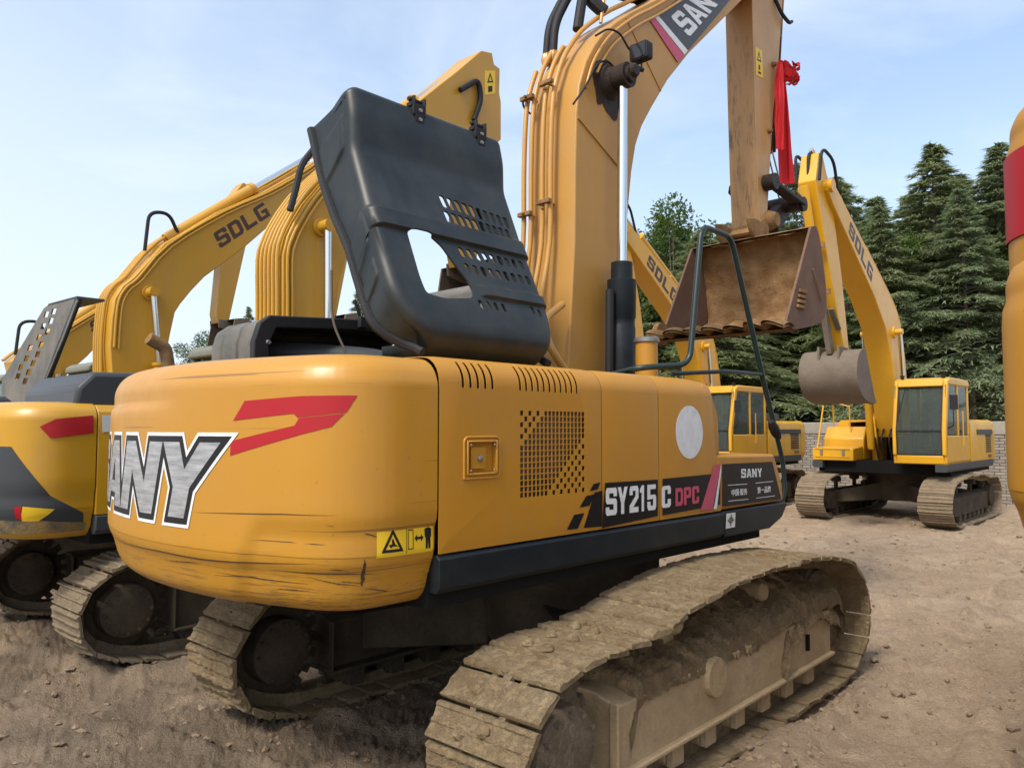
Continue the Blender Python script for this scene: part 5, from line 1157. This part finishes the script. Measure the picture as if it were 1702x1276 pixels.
# ================================================================ ground
def strip(X,Y,cx,cy,th,off):
    v=(X-cx)*math.cos(th)-(Y-cy)*math.sin(th)-off; return abs(v)
def gh(X,Y):
    w=Vector((X,Y,0)); r=math.hypot(X,Y)
    h=.06*noise.noise(w*.35)+.05*noise.noise(w*1.1+Vector((5,0,0)))
    f=1/(1+max(0,r-14)*.12)
    big=noise.noise(w*.5+Vector((9,2,0)))
    k=.6+1.3*max(0,min(1,.5+big))
    rid=(1-abs(noise.noise(w*2.2+Vector((3,3,3))))*2)
    h+=f*k*(.022*noise.noise(w*3.1)+.012*rid+.018*noise.noise(w*7)+.014*noise.noise(w*15)+ (.011*noise.noise(w*31)+.006*noise.noise(w*60) if r<16 else 0))
    for cx,cy,th,off in RUTS:
        v=(X-cx)*math.cos(th)-(Y-cy)*math.sin(th)-off+.12*noise.noise(w*.4+Vector((0,0,off))); d=abs(v)
        if d<.6:
            q=sst(.36,.28,d); h+=-.035*q*f+.045*math.exp(-((d-.40)/.07)**2)*(.5+noise.noise(w*4))*f
            a=(X-cx)*math.sin(th)+(Y-cy)*math.cos(th); g=math.sin(a*2*math.pi/.19); h+=.016*q*(max(0,g)**3)*f*max(.15,.7+noise.noise(w*1.3)*1.6)
    return h+.012
RUTS=[(.38,5.77,.74,2.05),(.38,5.77,.70,3.0),(.38,5.77,.79,-2.35),(-1.2,3.4,.95,0),(0,4,-1.1,.2),(-2.99,8.52,.733,-3.0),(4,12,1.15,0),(5,10,1.25,1.4),(5,7,.35,1.2),(2.2,4,.62,1.6)]
AN=[math.radians(-58+116*k/1150) for k in range(1150)]+[math.radians(58+244*k/140) for k in range(140)]; NA=len(AN)
vs=[(0,0,gh(0,0))];fs=[]; rs=[]; r=.6
while r<22: rs.append(r); r*=1.0095
while r<45: rs.append(r); r*=1.03
while r<900: rs.append(r); r*=1.12
for r in rs:
    for a in AN:
        X,Y=r*math.sin(a),r*math.cos(a); vs.append((X,Y,(gh(X,Y) if (r<60 and abs(a)<1.1) or r<12 else 0)))
for i in range(len(rs)-1):
    for k in range(NA):
        a=1+i*NA+k; b=1+i*NA+(k+1)%NA; fs.append((a,b,b+NA,a+NA))
for k in range(NA): fs.append((0,1+(k+1)%NA,1+k))
m=mat('earth',(.3,.22,.15),.95,spec=.15)
a=nnoise(m,.55,6,.6,lo=.38,hi=.62); b=nnoise(m,3,9,.68,lo=.4,hi=.66); c=nnoise(m,26,6,.75,lo=.38,hi=.66); d=nnoise(m,90,3,.7,lo=.35,hi=.7); e=nnoise(m,7,6,.7,lo=.58,hi=.70)
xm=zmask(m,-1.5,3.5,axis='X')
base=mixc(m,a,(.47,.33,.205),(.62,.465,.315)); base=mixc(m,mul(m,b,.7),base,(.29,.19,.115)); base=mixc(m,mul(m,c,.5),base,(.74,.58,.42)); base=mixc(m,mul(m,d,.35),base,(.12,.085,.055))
base=mixc(m,mul(m,e,.35),base,(.34,.20,.145)); left_dark=mul(m,mul(m,xm,-1,'MULTIPLY'),1,'ADD')
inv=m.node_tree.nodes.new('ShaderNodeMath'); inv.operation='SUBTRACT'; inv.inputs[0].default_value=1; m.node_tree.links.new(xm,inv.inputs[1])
base=mixc(m,mul(m,mul(m,inv.outputs[0],.75),nnoise(m,.8,5,.6,lo=.25,hi=.55)),base,(.135,.108,.08))  # earth colour turns darker towards the left, broken up by noise
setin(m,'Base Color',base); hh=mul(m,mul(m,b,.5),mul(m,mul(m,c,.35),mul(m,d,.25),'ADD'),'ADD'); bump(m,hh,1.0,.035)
me=bpy.data.meshes.new('ground'); me.from_pydata(vs,[],fs); me.update(); me.polygons.foreach_set('use_smooth',[True]*len(me.polygons))
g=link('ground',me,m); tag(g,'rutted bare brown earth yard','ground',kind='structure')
# clods and pebbles
mb=MB(); RD=random.Random(4)
def clod(X,Y,s,sd):
    pts=[(0,0,1),(.9,0,.4),(.28,.85,.4),(-.73,.53,.4),(-.73,-.53,.4),(.28,-.85,.4),(.73,.5,-.4),(-.28,.85,-.4),(-.9,0,-.4),(-.28,-.85,-.4),(.73,-.5,-.4)]
    a=RD.uniform(0,6.28); fl=RD.uniform(.35,.8); z=gh(X,Y); sx_=RD.uniform(.7,1.5)
    V_=[]
    for x,y,w in pts:
        k=s*RD.uniform(.7,1.2); x*=sx_; V_.append((X+(x*math.cos(a)-y*math.sin(a))*k,Y+(x*math.sin(a)+y*math.cos(a))*k,z+w*k*fl+s*.1))
    mb.add(V_,[(0,1,2),(0,2,3),(0,3,4),(0,4,5),(0,5,1),(1,6,2),(2,6,7),(2,7,3),(3,7,8),(3,8,4),(4,8,9),(4,9,5),(5,9,10),(5,10,1),(1,10,6)])
for i in range(9000):
    r=1.6+RD.random()**1.3*18; a=RD.uniform(-.9,.9); X,Y=r*math.sin(a),r*math.cos(a)
    if noise.noise(Vector((X*.8,Y*.8,3)))<RD.uniform(-.5,.35): continue
    s=RD.choice([.004,.006,.008,.010,.013,.018,.022,.03 if RD.random()<.3 else .007])*(1+r/22)
    clod(X,Y,s,i)
for i in range(500):        # crumbs beside and under the near tracks
    t=RD.uniform(-2,2.1); o=RD.choice([RD.gauss(1.62,.12),RD.gauss(.78,.1),RD.gauss(-.8,.12),RD.gauss(-1.6,.12)]); p=FT.wo((o,t,0)); clod(p.x,p.y,RD.choice([.01,.015,.022,.03]),i)
M['clod']=muddy('clod_earth',(.22,.16,.105),(.34,.26,.18),(.13,.095,.06),1.2,.8,.02)
o=mb.obj('clods',M['clod'],None,smooth=False); tag(o,'loose clods and pebbles scattered over the earth','gravel',kind='stuff')
# ================================================================ brick wall
W0=Vector((16.5,15.6,0)); W1=Vector((-4,36,0)); 
wl_=thing('brick_wall','rough unpainted brick wall with a pale coping, behind the bright yellow excavators','wall',W0,math.atan2(W1.y-W0.y,W1.x-W0.x))
LN=(W1-W0).length
m=mat('rough_brick',(.3,.28,.25),.9,spec=.2)
n=m.node_tree.nodes; l=m.node_tree.links; tcn=n.new('ShaderNodeTexCoord'); sx2=n.new('ShaderNodeSeparateXYZ'); cb2=n.new('ShaderNodeCombineXYZ'); l.new(tcn.outputs['Object'],sx2.inputs[0]); l.new(sx2.outputs['X'],cb2.inputs[0]); l.new(sx2.outputs['Z'],cb2.inputs[1])
nzz=n.new('ShaderNodeTexNoise'); nzz.inputs['Scale'].default_value=5; nzz.inputs['Detail'].default_value=3; l.new(tcn.outputs['Object'],nzz.inputs['Vector'])
vm=n.new('ShaderNodeVectorMath'); vm.operation='SCALE'; vm.inputs['Scale'].default_value=.035; l.new(nzz.outputs['Color'],vm.inputs[0]); va=n.new('ShaderNodeVectorMath'); l.new(cb2.outputs[0],va.inputs[0]); l.new(vm.outputs[0],va.inputs[1])
br=n.new('ShaderNodeTexBrick'); br.inputs['Scale'].default_value=1; br.inputs['Brick Width'].default_value=.25; br.inputs['Row Height'].default_value=.078; br.inputs['Mortar Size'].default_value=.010; br.inputs['Mortar Smooth'].default_value=.3
br.inputs['Color1'].default_value=(.30,.265,.225,1); br.inputs['Color2'].default_value=(.20,.175,.145,1); br.inputs['Mortar'].default_value=(.04,.034,.028,1); l.new(va.outputs[0],br.inputs['Vector'])
bc=mixc(m,mul(m,nnoise(m,2,8,.7,lo=.4,hi=.7),.5),br.outputs['Color'],(.33,.27,.21)); bc=mixc(m,mul(m,nnoise(m,9,6,.7,lo=.5,hi=.7),.5),bc,(.36,.335,.30)); setin(m,'Base Color',bc)
iv=n.new('ShaderNodeMath'); iv.operation='SUBTRACT'; iv.inputs[0].default_value=1; l.new(br.outputs['Fac'],iv.inputs[1]); bump(m,iv.outputs[0],.9,.02)
M['brick']=m
MB().box(0,LN,-.12,.12,-.1,1.78).obj('wall_body',m,wl_)
M['coping']=muddy('pale_coping',(.30,.27,.225),(.38,.345,.29),(.20,.175,.14),2,.4,.01,.9)
MB().box(0,LN,-.14,.14,1.78,2.12).obj('coping',M['coping'],wl_,bevel=.02)
# ================================================================ trees
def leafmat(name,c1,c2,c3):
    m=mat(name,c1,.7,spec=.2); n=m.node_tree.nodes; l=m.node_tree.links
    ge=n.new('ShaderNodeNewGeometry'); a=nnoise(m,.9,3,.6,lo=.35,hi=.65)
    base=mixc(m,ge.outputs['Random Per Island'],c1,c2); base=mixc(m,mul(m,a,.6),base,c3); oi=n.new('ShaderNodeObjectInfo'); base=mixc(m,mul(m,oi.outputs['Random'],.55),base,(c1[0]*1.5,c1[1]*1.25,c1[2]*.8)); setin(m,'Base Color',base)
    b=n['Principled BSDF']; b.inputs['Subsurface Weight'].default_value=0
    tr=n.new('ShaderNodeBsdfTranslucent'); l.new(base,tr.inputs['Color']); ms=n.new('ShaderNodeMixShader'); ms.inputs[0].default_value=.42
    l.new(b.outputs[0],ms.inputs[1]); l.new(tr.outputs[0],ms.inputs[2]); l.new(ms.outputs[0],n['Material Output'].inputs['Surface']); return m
M['needle']=leafmat('cedar_needles',(.18,.24,.13),(.40,.45,.24),(.13,.185,.11))
M['leaf']=leafmat('broad_leaves',(.07,.13,.03),(.14,.20,.05),(.045,.085,.022))
M['bark']=muddy('bark',(.20,.17,.14),(.30,.27,.23),(.09,.075,.06),3,.6,.02)
def cedar(H,Rm,seed,nb=150,base=.10):
    rd=random.Random(seed); cr=MB(); tk=MB()
    tk.tube([(0,0,-.2),(.03,.02,H*.3),(-.04,.03,H*.6),(0,0,H*.98)],[.17*H/14,.13*H/14,.08*H/14,.015],8)
    for i in range(nb):
        t=(i+rd.random())/nb; t=t**.9; z=H*(base+(1-base)*t*.985); a=i*2.4+rd.uniform(-.5,.5)
        Lb=Rm*((1-t)**.95*(1-.25*t)*1.0+.03)*rd.choice((rd.uniform(.5,.85),rd.uniform(.8,1.25))); up=rd.uniform(-.03,.25)+.35*t*t; dr=rd.uniform(.10,.24)
        d=Vector((math.cos(a),math.sin(a),0)); sd=Vector((-d.y,d.x,0)); P=[]
        for k in range(6):
            q=k/5; P.append(Vector((0,0,z))+d*Lb*q+Vector((0,0,Lb*(up*q-dr*2.0*q*q))))
        tk.tube(P,[.035*H/14*(1-.8*k/5) for k in range(6)],4)
        n=int(22+Lb*52)
        for k in range(n):
            q=rd.uniform(.12,1.03)**.8; j=min(4,int(q*5)); f=min(q,1)*5-j; p=P[j].lerp(P[j+1],f) if q<=1 else P[-1]
            wd=Lb*.30*(1.1-q*.75)+.10; s=rd.gauss(0,.5)*wd
            c=p+sd*s+Vector((0,0,-abs(s)*.28+rd.uniform(-.06,.04)))+d*rd.uniform(-.1,.1)
            for g_ in range(2):
                ld=(d*rd.uniform(.3,1)+sd*(rd.uniform(-.9,.9)+(.5 if s>0 else -.5))+Vector((0,0,rd.uniform(-.55,.12)))).normalized(); ln=rd.uniform(.14,.34); w_=rd.uniform(.018,.045)
                sw=ld.cross(Vector((rd.uniform(-.4,.4),rd.uniform(-.4,.4),1))).normalized()*w_
                cr.add([c-sw,c+sw,c+ld*ln+sw*.3,c+ld*ln-sw*.3],[(0,1,2,3)])
    return cr,tk
def broad(H,Rm,seed,n=15000):
    rd=random.Random(seed); cr=MB(); tk=MB(); tk.tube([(0,0,-.2),(.1,0,H*.3),(0,.1,H*.65)],[.16,.12,.05],8)
    bl=[]
    for i in range(34):
        a=rd.uniform(0,6.28); z=H*rd.uniform(.35,.97); k=math.sin(math.pi*min(1,max(0,(z/H-.22)/.82)))**.6; r=Rm*k*rd.uniform(.3,1); c=Vector((r*math.cos(a),r*math.sin(a),z)); bl.append((c,rd.uniform(.45,1.0)*Rm*.38))
        tk.tube([(0,0,H*.3),tuple(c*.5+Vector((0,0,H*.2))),tuple(c)],[.05,.03,.01],4)
    for i in range(n):
        c,r=rd.choice(bl); v=Vector((rd.gauss(0,1),rd.gauss(0,1),rd.gauss(0,.8))).normalized()*r*rd.uniform(.45,1.1); p=c+v
        d=Vector((rd.gauss(0,1),rd.gauss(0,1),rd.gauss(0,.5)-.3)).normalized(); s=d.cross(Vector((rd.gauss(0,1),rd.gauss(0,1),1))).normalized()*rd.uniform(.03,.07); L_=rd.uniform(.10,.2)
        cr.add([p,p+d*L_*.5+s,p+d*L_,p+d*L_*.5-s],[(0,1,2,3)])
    return cr,tk
PROT=[]
for i,(H,Rm,sd,nb) in enumerate(((15,5.4,1,170),(15,4.8,2,150),(14,5.8,3,160))):
    cr,tk=cedar(H,Rm,sd,nb,base=(.24,.28,.22)[i]); cm=cr.obj('crown',M['needle'],None,smooth=False); tm=tk.obj('trunk',M['bark'],None); PROT.append((H,cm,tm))
cr,tk=broad(10,3.4,7); PROT.append((10,cr.obj('crown',M['leaf'],None,smooth=False),tk.obj('trunk',M['bark'],None)))
def tree(px,topy,D,kind,rz,label,grp='evergreens behind the brick wall',wid=1.0,cat='tree'):
    H,cm,tm=PROT[kind]; X=(px-851)/FPX*D; zt=CH+(712-topy)/FPX*D; s=zt/H
    t=thing('cedar_tree' if kind<3 else 'broadleaf_tree',label,cat,(X,D,0),rz,grp); t.scale=(s*wid,s*wid*(.85+.3*((px*7)%10)/10),s); t.rotation_euler=(.03*math.sin(px),.03*math.cos(px*3),rz)
    for q in (cm,tm): c=q.copy(); COL.objects.link(c); c.parent=t
    return t
front=[(1558,222,31,0,.3,'tallest cedar with a pointed top, above and right of the bright yellow cab',1.15),
(1668,228,30,1,1.2,'dark cedar at the right end of the evergreens, beside the red banded yellow tail',1.25),
(1392,285,33,1,2.1,'thin topped cedar just right of the bright yellow boom tip',1.1),
(1335,262,36,2,.7,'cedar whose narrow tip shows between the red ribbon and the bright yellow arm',.75),
(1470,335,29,2,4.0,'broad low cedar standing directly above the bright yellow cab',1.15),
(1618,300,28,2,5.0,'dense cedar in front of the tallest ones with a pale bare trunk over the wall',1.0),
(1285,362,35,0,3.3,'cedar behind the large rusty bucket',1.4),
(1210,362,33,1,5.5,'cedar just left of the large rusty bucket showing above its rim',1.3),
(1165,372,29,2,1.9,'spreading cedar seen inside the tall black handrail loop',1.35),
(1085,405,30,0,.2,'cedar in the gap right of the main boom',1.2),
(1035,430,34,1,2.7,'cedar partly hidden by the black cylinder guard of the near excavator',1.2),
(600,478,37,2,1.1,'small cedar showing below the left edge of the raised black bonnet',.9),
(408,505,42,0,.5,'distant cedar tip left of the pipes of the second excavator boom',.7)]
for px,ty,D,k,rz,lb,wd in front: tree(px,ty,D,k,rz,lb,wid=wd)
tree(1120,352,31,3,.4,'pale green leafy tree above the handrail loop, lighter than the cedars',grp=None,wid=.95)
tree(1668,292,29.5,3,2.4,'lighter green leafy tree low at the right end behind the wall',grp=None,wid=.35)
tree(1440,372,30,3,3.1,'olive green leafy tree between the cedars, above the bright yellow boom lettering',grp=None,wid=.8)
tree(340,560,40,3,1.0,'small leafy tree far away between the left booms',grp=None,wid=.9)
RD2=random.Random(12)
back=[(1000+i*46,RD2.uniform(350,430),RD2.uniform(39,47)) for i in range(17)]+[(1400,300,38),(1450,318,39),(1512,322,37),(1580,300,36),(1625,280,37),(1690,262,38),(1730,280,36)]
for i,(px,ty,D) in enumerate(back): tree(px,ty,D,i%3,RD2.uniform(0,6),'dark evergreen of the second rank, blended into the mass behind the front cedars',grp='second rank of dark evergreens',wid=1.5)
for H,cm,tm in PROT: bpy.data.objects.remove(cm); bpy.data.objects.remove(tm)
# undergrowth between the trunks, its shade put into a dark leaf colour
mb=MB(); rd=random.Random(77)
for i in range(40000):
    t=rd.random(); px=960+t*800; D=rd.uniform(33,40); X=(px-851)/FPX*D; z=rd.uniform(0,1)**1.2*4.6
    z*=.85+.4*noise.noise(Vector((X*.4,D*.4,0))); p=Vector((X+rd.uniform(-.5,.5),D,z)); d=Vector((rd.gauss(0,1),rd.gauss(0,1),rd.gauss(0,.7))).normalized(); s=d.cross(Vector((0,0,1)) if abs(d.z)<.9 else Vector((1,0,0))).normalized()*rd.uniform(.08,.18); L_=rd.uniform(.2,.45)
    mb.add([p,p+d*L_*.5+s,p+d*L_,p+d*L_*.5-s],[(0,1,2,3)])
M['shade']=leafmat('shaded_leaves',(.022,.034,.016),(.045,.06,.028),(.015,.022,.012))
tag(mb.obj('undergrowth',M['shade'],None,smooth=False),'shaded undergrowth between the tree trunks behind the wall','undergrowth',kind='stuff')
